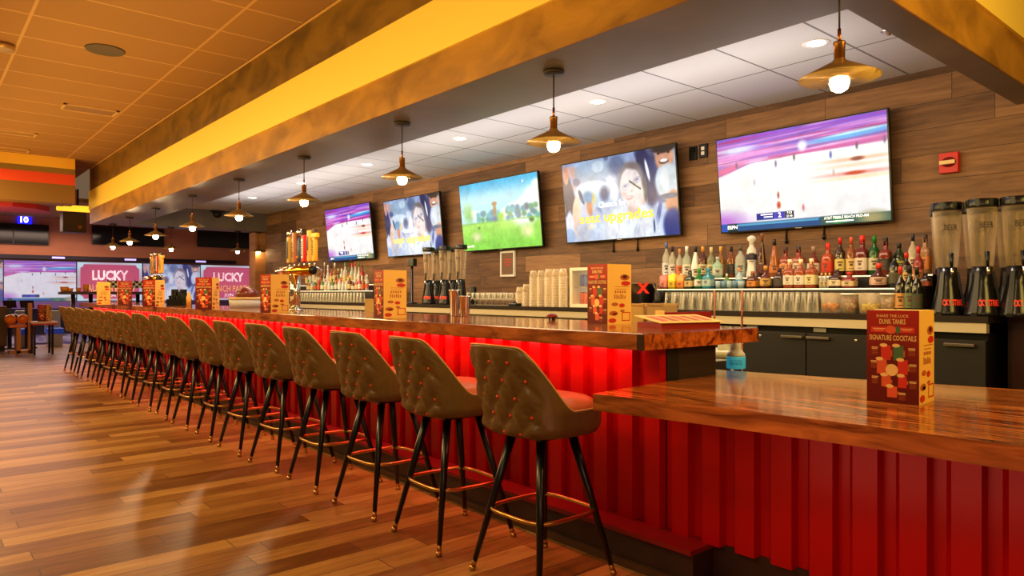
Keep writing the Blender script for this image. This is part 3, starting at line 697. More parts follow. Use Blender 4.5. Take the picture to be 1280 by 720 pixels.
# ------------------------------------------------------------------ menus (printed square towers)
m_mred = mat('menu_red', (150, 22, 14), .45); m_myel = mat('menu_yellow', (255, 200, 96), .5); m_mcr = mat('menu_cream', (250, 205, 130), .5)
m_md = mat('menu_dark', (84, 16, 10), .45); m_mor = mat('menu_orange', (228, 92, 50), .5); m_mgr = mat('menu_green', (70, 110, 70), .5); m_mbr = mat('menu_bright_red', (214, 44, 26), .5); m_msk = mat('menu_sketch', (190, 96, 44), .5)
def menu_faces():
    p = Pic(46, 90, .5); p.grad((92, 14, 8), (176, 26, 16)); p.ell(.25, .3, .2, .3, (100, 18, 12), .8)
    return p
mf = menu_faces(); W_, H_ = .18, .345
menu_face_mesh = mf.mesh('menu_face', 1, 1, 0)
def make_menu():
    r = empty('table_menu')
    MB().box((0, 0, 0), (W_, W_, H_), m_myel).build('folded_card', r)
    s = bpy.data.objects.new('red_page', menu_face_mesh); COL.objects.link(s); s.parent = r; s.location = (0, -.0006, 0); s.scale = (W_, 1, H_)
    m = MB()
    def T(x, y): return face_T((x*W_, -.0014, y*H_), (1, 0, 0), (0, 0, 1))
    m.text('SHAKE THE LUCK', .014, T(.5, .925), m_mcr, .01, width=W_*.62); m.text('DUNK TANKS', .026, T(.5, .852), m_mcr, .015, width=W_*.5)
    def rc(x0, y0, x1, y1, mt, k=0): m.quad((x0*W_, -.0012-k, y0*H_), (x1*W_, -.0012-k, y0*H_), (x1*W_, -.0012-k, y1*H_), (x0*W_, -.0012-k, y1*H_), mt)
    def disc(x, y, rx, ry, mt, k=0, n=18): m.add([(x*W_+rx*W_*math.cos(2*PI*i/n), -.0012-k, y*H_+ry*H_*math.sin(2*PI*i/n)) for i in range(n)], [tuple(range(n))], mt)
    rc(.08, .76, .92, .82, m_mbr); disc(.47, .79, .1, .045, m_mor, .0003); disc(.6, .79, .05, .04, m_mgr, .0002)
    for a_, b_ in ((.12, .36), (.66, .88)): rc(a_, .797, b_, .804, m_mcr, .0004); rc(a_+.03, .78, b_-.03, .785, m_mcr, .0004)
    m.text('SIGNATURE COCKTAILS', .027, T(.5, .675), m_mcr, .012, width=W_*.9)
    for x, y, w2, h2, mt in ((.28, .46, .19, .16, m_mbr), (.52, .46, .19, .16, m_mgr), (.2, .31, .19, .16, m_mor), (.6, .31, .19, .16, m_mbr), (.29, .17, .18, .13, m_mor), (.61, .17, .16, .13, m_mbr), (.4, .06, .19, .12, m_mor)):
        rc(x, y, x+w2, y+h2, mt, .0002); disc(x+.05, y+h2, .075, .02, m_mcr, .0004); rc(x+w2, y+.04, x+w2+.03, y+h2-.05, m_msk, .0001)
    disc(.49, .355, .12, .065, m_mcr, .0006)
    for x, y in ((.1, .59), (.8, .59), (.08, .44), (.82, .42), (.1, .27), (.82, .24), (.62, .11)):
        for k in range(6): rc(x, y-.014*k, x+.13-.02*(k % 2)*(x < .5), y-.014*k+(.008 if k < 2 else .004), m_mcr if k < 2 else m_msk)
    m.build('menu_print', r)
    m = MB()
    def yc(x0, y0, x1, y1, mt, k=0): m.quad((W_+.001+k, x0*W_, y0*H_), (W_+.001+k, x1*W_, y0*H_), (W_+.001+k, x1*W_, y1*H_), (W_+.001+k, x0*W_, y1*H_), mt)
    def yd(x, y, rx, ry, mt, k=0, n=16): m.add([(W_+.001+k, x*W_+rx*W_*math.cos(2*PI*i/n), y*H_+ry*H_*math.sin(2*PI*i/n)) for i in range(n)], [tuple(range(n))], mt)
    yd(.72, .78, .2, .05, m_msk); yd(.76, .68, .2, .04, m_mbr); yd(.72, .79, .1, .03, m_md, .0005)
    [yc(.28+.085*k, .42, .325+.085*k, .50-.012*(k % 3), m_msk) for k in range(6)]; [yc(.30+.1*k, .52, .36+.1*k, .555, m_msk) for k in range(5)]
    for x, y, rx, ry, mt in ((.3, .33, .14, .03, m_msk), (.6, .31, .12, .035, m_mbr), (.25, .18, .18, .04, m_msk), (.3, .17, .1, .02, m_mbr), (.2, .06, .16, .04, m_mbr), (.62, .22, .1, .02, m_msk)): yd(x, y, rx, ry, mt)
    for a_, b_, c_, d_ in ((.6, .05, .95, .065), (.6, .185, .95, .2), (.6, .05, .63, .2), (.92, .05, .95, .2)): yc(a_, b_, c_, d_, m_mbr)
    yc(.3, .62, .9, .628, m_msk); yc(.3, .58, .8, .588, m_msk)
    m.build('food_print', r)
    return r
menu = make_menu()
def place_menu(o, px, py, z, rz, lab, cx=1, cy=0, sc=1):
    """puts the card corner between the red and the yellow side at the pixel"""
    q = P(px, py, z=z); R = Matrix.Rotation(rz, 3, 'Z') @ Vector((W_*cx*sc, 0, 0))
    o.location = (q.x-R.x, q.y-R.y, z); o.rotation_euler = (0, 0, rz); o.scale = (sc, sc, sc)
    tag(o, lab, 'menu', 'red and yellow cocktail menu towers'); return o
place_menu(menu, 1149, 507, .86, math.radians(4), 'red and yellow signature cocktails menu tower on the low counter')
place_menu(copy_tree(menu), 759.4, 405.5, ZB, math.radians(-7.5), 'red and yellow menu tower near the right end of the bar top')
place_menu(copy_tree(menu), 479.5, 397.3, ZB, math.radians(-7), 'menu tower with wide yellow side, left of the steel shaker tins', sc=1)
place_menu(copy_tree(menu), 338.5, 391.3, ZB, math.radians(8), 'menu tower beside the near beer tap tower')
place_menu(copy_tree(menu), 265, 387, ZB, math.radians(48), 'menu tower standing between the two tap towers')
place_menu(copy_tree(menu), 194, 383.6, ZB, math.radians(38), 'menu tower right beside the far tap tower')
place_menu(copy_tree(menu), 165, 381.8, ZB, math.radians(80), 'menu tower left of the far tap tower')
place_menu(copy_tree(menu), 121, 380.8, ZB, math.radians(-12), 'plain yellow side of the farthest menu tower on the bar')
# menu lying at the bar end
r = copy_tree(menu); r.name = 'fallen_menu'
q = Vector((-2.36, 2.99, ZB))
r.location = q; r.rotation_euler = (0, 0, 0); r.scale = (1, 1, 1)
for ch in list(r.children): bpy.data.objects.remove(ch)
bpy.data.objects.remove(r)
r = empty('folded_menu', (-2.26, 3.06, ZB), math.radians(76))
MB().box((-.19, -.10, 0), (.19, .10, .028), m_mred).build('red_side', r)
m = MB().add([(-.2, -.115, .0285), (.19, -.105, .0285), (.2, .1, .062), (-.19, .1, .062)], [(0, 1, 2, 3)], m_myel)
m = MB(); m.add([(-.21, -.115, .029), (.2, -.115, .029), (.2, .1, .06), (-.21, .1, .06), (-.21, -.115, .032), (.2, -.115, .032), (.2, .1, .063), (-.21, .1, .063)], [(0, 3, 2, 1), (4, 5, 6, 7), (0, 1, 5, 4), (1, 2, 6, 5), (2, 3, 7, 6), (3, 0, 4, 7)], m_myel)
for k in range(5): m.add([(-.17+.07*k, -.08, .0375), (-.12+.07*k, -.08, .0375), (-.12+.07*k, .06, .058), (-.17+.07*k, .06, .058)], [(0, 1, 2, 3)], m_msk if k % 2 else m_mor)
m.build('yellow_side', r); tag(r, 'folded orange menu lying flat on the near end of the bar', 'menu')
r = empty('menu_stack', (-2.36, 3.27, ZB), math.radians(78)); MB().box((-.17, -.012, 0), (.17, .012, .075), m_mred).build('red_card', r); MB().box((-.21, -.014, 0), (-.171, .014, .085), m_mcr).build('cream_card', r)
tag(r, 'red card rack standing behind the folded orange menu', 'card rack')

# ------------------------------------------------------------------ beer tap towers
tapcols = [((205, 160, 60), (50, 40, 20), 'block'), ((190, 110, 60), (230, 190, 150), 'slat'), ((50, 70, 120), (240, 150, 40), 'blade'), ((210, 40, 34), (240, 235, 220), 'block'), ((215, 170, 70), (60, 30, 20), 'slat'), ((235, 160, 40), (250, 220, 120), 'cross')]
def make_taps():
    r = empty('beer_tap_tower')
    MB().lathe([(.075, 0), (.075, .012), (.055, .02)], M_chrome, 24).build('base_flange', r)
    MB().lathe([(.05, .01), (.05, .37)], M_chrome, 28).build('column', r)
    T = Matrix.Translation((0, 0, .40)) @ Matrix.Rotation(PI/2, 4, 'Y')
    MB().lathe([(.045, -.40), (.05, -.39), (.05, .40), (.045, .405)], M_gold, 28, T=T).build('tap_barrel', r)
    MB().lathe([(.046, .406), (.04, .415), (0, .416)], M_black, 24, T=T).build('end_cap', r)
    MB().lathe([(.054, -.12), (.056, -.10), (.054, -.08)], M_chrome, 28, T=T).build('collar', r)
    for k in range(6):
        x = -.30+.12*k; c, c2, kind = tapcols[k]; h0 = .46
        a = MB().tube([(x, .04, .42), (x, .10, .425), (x, .135, .40), (x, .14, .35)], .011, M_chrome, 8); fo = a.build('faucet', r)
        m = MB(); mc = mat('tap_%d' % k, c, .35); mc2 = mat('tapb_%d' % k, c2, .35)
        m.tube([(x, .07, .43), (x, .07, .49)], .009, M_chrome, 8)
        if kind == 'block': m.box((x-.028, .045, .49), (x+.028, .095, .76), mc, bev=.008); m.box((x-.022, .043, .53), (x+.022, .045, .72), mc2)
        elif kind == 'slat': m.box((x-.022, .05, .49), (x+.022, .085, .80), mc, bev=.006); m.box((x-.018, .048, .6), (x+.018, .05, .74), mc2)
        elif kind == 'blade': m.lathe([(.012, .49), (.03, .55), (.034, .66), (.012, .74), (0, .745)], mc, 14, c=(x, .07, 0), sy=.6); m.lathe([(0, .53), (.018, .54), (0, .56)], mc2, 12, c=(x, .05, 0))
        else: m.box((x-.03, .05, .49), (x+.03, .09, .72), mc, bev=.006); m.box((x-.065, .048, .72), (x+.065, .092, .765), mc, bev=.006); m.box((x-.02, .05, .765), (x+.02, .09, .81), mat('tap_top', (60, 40, 24), .5), bev=.005)
        if k in (0, 2): m.lathe([(.016, .76), (.028, .79), (.024, .83), (0, .835)], M_chrome, 14, c=(x, .07, 0))
        for j_ in range(7 if k != 2 else 0): m.box((x-.012+.004*(j_ % 2), .0405, .55+.022*j_), (x+.012, .0425, .564+.022*j_), mat('tap_print', (30, 22, 16), .5))
        m.build('tap_handle', r)
    return r
tp = make_taps(); q = P(369, 389, y=2.98); tp.location = (q.x, 2.98, ZB); tag(tp, 'gold and chrome beer tap tower with coloured handles, nearer one', 'beer tap tower', 'beer tap towers on the bar')
t2 = copy_tree(tp); q = P(190, y=2.98); t2.location = (q.x, 2.98, ZB); tag(t2, 'far golden beer tap tower between the small distant menus', 'beer tap tower', 'beer tap towers on the bar')

# ------------------------------------------------------------------ small things on the bar
def tin(px, y, h, lab):
    q = P(px, y=y); r = empty('shaker_tin', (q.x, y, ZB)); MB().lathe([(0, .003), (.030, .003), (.031, 0), (.033, .004), (.045, h), (.0465, h+.002), (.044, h), (.03, .01), (0, .01)], M_chrome, 28).build('tin_body', r)
    MB().lathe([(.0462, h-.006), (.0478, h-.002), (.0462, h+.003)], M_steel, 28).build('rolled_rim', r); tag(r, lab, 'shaker tin', 'steel shaker tins on the bar'); return r
tin(568.5, 3.22, .20, 'taller chrome shaker tin on the bar, left of the pair'); tin(581, 3.22, .155, 'shorter chrome shaker tin on the bar, right of the pair')
q = P(690, 400, z=ZB); r = empty('mushroom_ornament', (q.x, q.y, ZB))
MB().lathe([(0, .045), (.015, .043), (.032, .034), (.038, .022), (.034, .016), (0, .018)], mat('dark_red_gloss', (120, 26, 14), .12), 20).build('cap', r)
MB().lathe([(.014, 0), (.010, .018)], mat('dark_gloss', (30, 14, 10), .15), 12, c=(-.014, 0, 0)).lathe([(.014, 0), (.010, .018)], M_white, 12, c=(.0, 0, 0)).lathe([(.014, 0), (.010, .018)], mat('dark_gloss', (30, 14, 10), .15), 12, c=(.014, 0, 0)).build('stem', r)
tag(r, 'small dark red mushroom-shaped trinket on the bar top', 'ornament')
q = P(224, y=2.95); r = empty('napkin_caddy', (q.x, 2.95, ZB), .6)
m = MB()
for lo, hi in (((-.13, -.1, 0), (.13, .1, .01)), ((-.13, -.1, 0), (.13, -.09, .09)), ((-.13, .09, 0), (.13, .1, .09)), ((-.13, -.1, 0), (-.12, .1, .09)), ((.12, -.1, 0), (.13, .1, .09))): m.box(lo, hi, M_black)
m.build('tray', r); m = MB()
for k in range(8):
    m.box((-.012, -.06, 0), (.012, .06, .13+.03*((k*3) % 4)), M_dark, T=Matrix.Translation((-.1+.028*k, 0, .01)) @ Matrix.Rotation(.15*((k % 3)-1), 4, 'Y'))
m.build('napkins', r); tag(r, 'black caddy stuffed with black napkins on the far stretch of the bar', 'napkin caddy')
q = P(236, y=2.9); o = MB().lathe([(.03, 0), (.032, .12), (.02, .15), (.018, .19), (0, .19)], mat('amber_jar', (240, 170, 80), .3), 16, c=(q.x, 2.9, ZB)).build('sauce_bottle'); tag(o, 'small amber sauce bottle beside the black napkin caddy', 'bottle')
q = P(309, y=3.15); r = empty('garnish_tray', (q.x, 3.15, ZB))
MB().lathe([(.2, 0), (.21, .1), (.205, .1), (.195, .01), (0, .01)], mat('frosted_clear', (225, 225, 235), .2, alpha=.6), 32).build('bowl', r)
MB().lathe([(.205, .1), (.218, .105), (.218, .12), (.205, .125)], mat('tan_rim', (214, 170, 110), .4), 32).build('rim', r)
MB().lathe([(.14, .12), (.13, .18), (.09, .23), (0, .25)], mat('brown_dome', (92, 26, 14), .3), 28, sx=.9).build('dome_lid', r)
tag(r, 'round clear tray with dark red-brown dome lid on the far bar', 'tray')

# spray bottle on the low counter
q = P(920, 461, z=.86); r = empty('spray_bottle', (q.x, q.y, .861))
MB().lathe([(0, .001), (.046, .001), (.050, .006), (.050, .062), (.049, .068)], mat('blue_liquid', (80, 200, 225), .25, emis=(60, 190, 220), es=.25), 28).build('blue_fill', r)
MB().lathe([(.049, .068), (.047, .080), (.032, .098), (.027, .112), (.025, .148), (0, .148)], mat('white_plastic', (235, 232, 220), .35), 28).build('shoulder', r)
m = MB(); mk = mat('print_teal', (10, 90, 120), .5); A_ = math.atan2(-q.y, -q.x)
def wrap(m, txt, z, size, wdt):
    vs, fs = glyphs(txt, .012); xs = [v[0] for v in vs]; x0, x1 = min(xs), max(xs); k = wdt/(x1-x0); out = []
    for v in vs:
        a = (v[0]-(x0+x1)/2)*k/.0512+A_; out.append((.0512*math.cos(a), .0512*math.sin(a), z+v[1]*size))
    m.add(out, fs, mk)
wrap(m, 'BAR & COUNTER', .042, .010, .066); wrap(m, 'SPRAY BOTTLE', .024, .018, .07); m.build('lettering', r)
tag(r, 'spray bottle half full of bright blue liquid on the low counter under the bar end', 'spray bottle')

# ------------------------------------------------------------------ back bar
YC0 = 4.85; ZCN = 1.13; XR = P(1235, y=YC0).x; XL = -13.6
bc = empty('back_counter', (XR, YC0, 0)); tag(bc, 'long dark back counter with a stainless steel edge below the televisions', 'counter')
loc(MB().box((XL, YC0, ZCN-.04), (XR, YW-.012, ZCN), mat('dark_counter', (42, 34, 28), .25)).build('counter_top'), bc)
loc(MB().box((XL, YC0+.005, ZCN-.10), (XR-.01, YC0+.06, ZCN-.041), mat('steel_edge_satin', (214, 198, 164), .38, .45)).build('steel_edge'), bc)
def shelf(x0, x1, lab):
    r = empty('step_shelf', (x0, 5.05, ZCN)); w = x1-x0; lit = mat('lit_shelf_edge', (255, 235, 200), .4, emis=(255, 225, 180), es=1.2)
    MB().box((0, 0, 0), (w, .20, .172), M_dark).build('lower_step', r); MB().box((0, .20, 0), (w, .45, .265), M_dark).build('upper_step', r)
    MB().box((0, -.004, .163), (w, 0, .172), lit).box((0, .196, .256), (w, .2, .265), lit).build('light_edge', r); tag(r, lab, 'shelf', 'step shelves on the back counter')
shelf(P(826, y=5.1).x, P(1155, y=5.1).x, 'stepped bottle shelf with glowing edges on the right part of the back counter')
shelf(P(362, y=5.1).x, P(470, y=5.1).x, 'stepped bottle shelf on the far left part of the back counter')
def cooler(x0, x1, seams, lab):
    r = empty('bar_cooler', (x0, YC0+.04, 0)); w = x1-x0; zt = ZCN-.102
    MB().box((0, .03, .02), (w, .75, zt), M_black).build('cabinet', r)
    e = [0]+[s-x0 for s in seams]+[w]
    for i in range(len(e)-1):
        d = MB().box((e[i]+.004, 0, .1), (e[i+1]-.004, .035, zt-.045), mat('cooler_door', (30, 25, 21), .5), bev=.003).build('door', r)
        hx = e[i+1]-.18 if i % 2 == 0 else e[i]+.012
        if i == 2: hx = e[i+1]-.22
        MB().box((hx, -.03, zt-.085), (hx+.165, -.002, zt-.066), mat('handle_metal', (130, 118, 100), .3, .8), bev=.003).build('handle', d)
        MB().lathe([(.011, 0), (.011, .006), (0, .007)], M_chrome, 12, T=Matrix.Translation((e[i]+.17 if i % 2 == 0 else e[i+1]-.08, -.0, zt-.08)) @ Matrix.Rotation(PI/2, 4, 'X')).build('lock', d)
    for i in range(len(e)-1):
        MB().box((e[i]+.05, .01, zt-.035), (e[i]+.14, .03, zt-.006), M_steel).build('hinge', r)
    MB().box((.02, .05, 0), (w-.02, .1, .1), M_dark).build('toe_kick', r); tag(r, lab, 'cooler', 'black under-counter coolers')
xs = [P(p, y=YC0+.04).x for p in (925, 1007.5, 1085, 1233)]
cooler(xs[0], xs[3], xs[1:3], 'black three-door under-counter cooler behind the low counter')
cooler(xs[0]-1.62, xs[0]-.01, [xs[0]-1.08, xs[0]-.55], 'black under-counter cooler mostly hidden behind the near bar end')
x = xs[0]-1.64; k = 0
o = MB().box((-13.5, YC0+.05, .0), (x, YW-.05, ZCN-.105), mat('under_counter_steel', (150, 140, 120), .35, .8)).build('under_counter_cabinet'); tag(o, 'long steel cabinet run under the far back counter', 'cabinet')
r = empty('side_cabinet', (XR+.02, 5.15, 0)); MB().box((0, 0, 0), (1.2, .53, ZCN), mat('dark_red_brown', (44, 16, 10), .4)).build('carcass', r); MB().box((.02, -.012, .08), (.58, 0, 1.05), mat('dark_red_brown2', (52, 18, 12), .4)).box((.6, -.012, .08), (1.18, 0, 1.05), mat('dark_red_brown2', (52, 18, 12), .4)).build('door', r)
tag(r, 'dark brown side cabinet at the right photo edge beside the cooler', 'cabinet')
# underbar station behind the bar
r = empty('underbar_station', (-9, 3.5, 0)); MB().box((-5.5, .0, .75), (6.55, .34, .86), M_steel).build('drainboard', r)
MB().box((-5.4, .02, 0), (6.5, .3, .75), mat('under_counter_steel', (150, 140, 120), .35, .8)).build('cabinet_base', r); tag(r, 'steel under-bar work station running behind the bar top', 'work station')
def bin_(px0, px1, py, y, m, name, lab):
    a = P(px0, py, y=y); b = P(px1, py, y=y); w = b.x-a.x; h = a.z-.862; r = empty(name, (a.x, y, .862))
    mm = MB(); d = .16; t = .008
    for lo, hi in (((0, 0, 0), (w, d, t)), ((0, 0, t), (w, t, h)), ((0, d-t, t), (w, d, h)), ((0, t, t), (t, d-t, h)), ((w-t, t, t), (w, d-t, h))): mm.box(lo, hi, m)
    mm.build('bin_body', r); MB().box((-.008, -.008, h), (w+.008, t, h+.012), m).box((-.008, d-t, h), (w+.008, d+.008, h+.012), m).build('bin_rim', r)
    tag(r, lab, 'bin')
bin_(783, 804, 381.5, 3.6, mat('tan_plastic', (206, 160, 90), .4), 'storage_bin', 'tan plastic bin behind the bar, right of the menu tower')
bin_(809, 827, 381.5, 3.6, mat('beige_plastic', (190, 150, 96), .4), 'storage_bin', 'darker beige bin behind the bar below the steel ice bucket')
bin_(456, 466, 375, 3.62, mat('tan_plastic', (206, 160, 90), .4), 'storage_bin', 'small tan bin behind the bar left of the yellow menu tower')
for i, (px, py) in enumerate(((893, 362.5), (927.5, 362.5))):
    a = P(px, py, y=3.56); o = MB().tube([(a.x, 3.56, .0), (a.x, 3.56, a.z)], .006, M_copper, 10).lathe([(.02, 0), (.02, .01), (.008, .015)], M_copper, 14, c=(a.x, 3.56, .0)).build('copper_post'); tag(o, ('thin copper post behind the bar, left of the pair before the glasses', 'thin copper post behind the bar end, right of the pair')[i], 'post')

q = P(897, y=4.15); r = empty('utility_stand', (q.x, 4.15, 0)); mw_ = mat('stand_white', (214, 208, 180), .4)
MB().lathe([(.10, .84), (.15, .845), (.155, .885), (.15, .89), (0, .89)], mw_, 24).build('stand_top', r)
for k in range(3):
    a_ = k*2.1+.6; MB().tube([(.08*math.cos(a_), .08*math.sin(a_), .845), (.17*math.cos(a_), .17*math.sin(a_), 0)], .014, mw_, 8).build('leg', r)
tag(r, 'small white round stand on splayed legs behind the spray bottle', 'stand')
o = MB().lathe([(0, 0), (.04, 0), (.045, .09), (.04, .095), (0, .095)], mw_, 18, c=(q.x+.05, 4.15, .891)).build('white_canister'); tag(o, 'small white canister on the round stand behind the spray bottle', 'canister')
# glasses
def make_glass(kind):
    r = empty('pint_glass')
    if kind == 'pint': MB().lathe([(.041, 0), (.0425, .002), (.033, .145), (.030, .148), (0, .148), (0, .140), (.030, .140), (.039, .002)], M_glass, 16).build('glass_wall', r)
    return r
pint = MB().lathe([(.041, 0), (.0425, .002), (.033, .14), (.030, .143), (0, .143), (0, .133), (.029, .133), (.039, .002)], M_glass, 16).build('pint_glass')
cnt = 0
def place_glass(x, y, z, lab, grp, s=1, src=pint, nm=None):
    global cnt
    o = src if (src is pint and cnt == 0) else src.copy()
    if o is not src: COL.objects.link(o)
    if src is pint: cnt += 1
    o.location = (x, y, z); o.scale = (s, s, s); tag(o, lab, 'glass', grp); return o
x0, x1 = P(835, y=4.96).x, P(1027, y=4.96).x; n = int((x1-x0)/.088)
for rowi, yy in enumerate((4.92, 5.005)):
    for i in range(n):
        place_glass(x0+.044+i*(x1-x0)/n, yy, ZCN+.001, 'upturned clear pint glass in the %s row below the right bottle shelf' % ('front', 'rear')[rowi], '%s row of pint glasses' % ('front', 'rear')[rowi])
x0, x1 = P(374, y=4.96).x, P(458, y=4.96).x; n = int((x1-x0)/.095)
for i in range(n): place_glass(x0+i*(x1-x0)/n, 4.95, ZCN+.001, 'upturned clear glass in the row below the far left bottle shelf', 'far left row of glasses')
gob = MB().lathe([(.032, 0), (.033, .002), (.005, .006), (.005, .05), (.03, .07), (.042, .10), (.036, .14), (.034, .14), (.039, .1), (.028, .074), (0, .06)], M_glass, 14).build('wine_glass')
x0, x1 = P(588, y=4.96).x, P(645, y=4.96).x; first = True
for j, yy in enumerate((4.93, 5.03)):
    for i in range(8):
        o = gob if first else gob.copy()
        if not first: COL.objects.link(o)
        first = False; o.location = (x0+.03+i*(x1-x0)/8+.04*j, yy, ZCN+.001); tag(o, 'clear stemmed glass in the cluster left of the tall cup stacks', 'glass', 'stemmed glasses on the back counter')
# cup stacks
m_cup = clear('clear_cup', (250, 226, 180), .3, .95)
def cupstack(px, y, h, lab):
    q = P(px, y=y); prof = [(.046, 0)]; z = 0
    while z < h: prof += [(.046, z), (.044, z+.012), (.0435, z+.016), (.046, z+.017)]; z += .017
    prof += [(.032, h+.08), (0, h+.08)]
    o = MB().lathe(prof, m_cup, 20, c=(q.x, y, ZCN)).build('cup_stack'); tag(o, lab, 'cup stack', 'stacks of clear cups on the back counter'); o['kind'] = 'thing' if False else o.get('kind', '') or ''; del o['kind']
for i, (px, h) in enumerate(((650, .12), (658, .15), (667, .29), (676.5, .29), (686, .30), (695, .30), (704, .30))):
    cupstack(px, 4.98+.03*(i % 2), h, '%s clear plastic cup stack, %s from the left in its row' % ('short' if i < 2 else 'tall', ('first', 'second', 'third', 'fourth', 'fifth', 'sixth', 'seventh')[i]))
a = P(645, 378, y=4.92); r = empty('fruit_knife_tray', (a.x, 4.9, ZCN)); MB().box((-.06, -.04, 0), (.07, .04, .03), M_black, bev=.008).build('tray', r); MB().lathe([(.02, .03), (.015, .045), (0, .05)], M_dark, 12, sx=1.6).build('grip', r); tag(r, 'small black tray in front of the clear cup stacks', 'tray')
# lit mini fridge
a = P(712, 380, y=5.0); b = P(736, 334, y=5.0); w = b.x-a.x+.06; h = b.z-ZCN
r = empty('mini_fridge', (a.x, 5.0, ZCN)); m = MB(); mw = mat('fridge_white', (245, 225, 190), .4)
t = .03
for lo, hi in (((0, 0, 0), (w, .4, t)), ((0, 0, h-t), (w, .4, h)), ((0, 0, t), (t, .4, h-t)), ((w-t, 0, t), (w, .4, h-t)), ((t, .37, t), (w-t, .4, h-t))): m.box(lo, hi, mw)
m.build('cabinet', r); MB().box((t, .355, t), (w-t, .369, h-t), mat('fridge_glow', (255, 255, 250), .5, emis=(235, 245, 255), es=1.6)).build('lit_back', r)
MB().box((t, .03, h*.5), (w-t, .35, h*.5+.01), M_steel).build('rack', r); MB().box((t, .01, t), (w-t, .016, h-t), M_plastic).build('glass_door', r)
tag(r, 'small white lit display fridge left of the menu tower', 'fridge')
fx, fh = a.x, h
for k in range(6):
    c = [(40, 80, 190), (210, 50, 40), (60, 130, 210), (220, 90, 60), (30, 60, 150), (230, 230, 230)][k]
    z = ZCN+t+.001 if k % 2 else ZCN+h*.5+.011
    o = MB().lathe([(0, 0), (.028, 0), (.03, .01), (.03, .10), (.022, .115), (0, .115)], mat('can_%d' % k, c, .3, .3), 14, c=(fx+.07+.05*(k//2), 5.12, z)).build('drink_can')
    tag(o, '%s drink can on the %s shelf of the small lit fridge' % (('blue', 'red', 'light blue', 'orange', 'navy', 'white')[k], ('upper', 'lower')[k % 2]), 'can')
# ice bucket + dark glasses
q = P(803, y=4.97); r = empty('ice_bucket', (q.x, 4.97, ZCN)); m = MB()
m.lathe([(0, .005), (.085, .005), (.088, 0), (.12, .22), (.125, .225), (.118, .222), (.085, .02), (0, .02)], mat('hammered_steel', (150, 140, 124), .3, 1), 32).build('bucket', r)
m = MB(); T_ = face_T((.078, -.086, .14), (.72, .69, .0), (.06, -.06, 1)); m.text('X', .12, T_, mat('red_mark', (230, 40, 20), .4, emis=(230, 40, 20), es=.4), .05); m.build('red_mark', r)
tag(r, 'steel ice bucket with a red X mark behind the bar', 'bucket')
q = P(823, y=4.96); o = MB().lathe([(.03, 0), (.04, .02), (.04, .15), (.03, .16), (0, .16)], M_black, 20, c=(q.x, 4.96, ZCN)).build('black_canister'); tag(o, 'black canister between ice bucket and liquor bottles', 'canister')
# POS screen
q = P(515, y=4.95); r = empty('register_screen', (q.x, 4.95, ZCN)); MB().lathe([(.07, 0), (.07, .015), (.018, .02), (.016, .50), (0, .50)], M_black, 16).build('stand', r); MB().box((-.06, -.03, .48), (.07, .03, .58), M_black, bev=.005).build('monitor', r); tag(r, 'small black register display on a pole left of the clear towers', 'monitor')
q = P(591, y=5.02); o = MB().lathe([(.04, 0), (.045, .01), (.045, .20), (.04, .21), (0, .21)], M_black, 16, c=(q.x, 5.02, ZCN)).build('black_canister'); tag(o, 'black canister right of the row of clear beverage towers', 'canister')

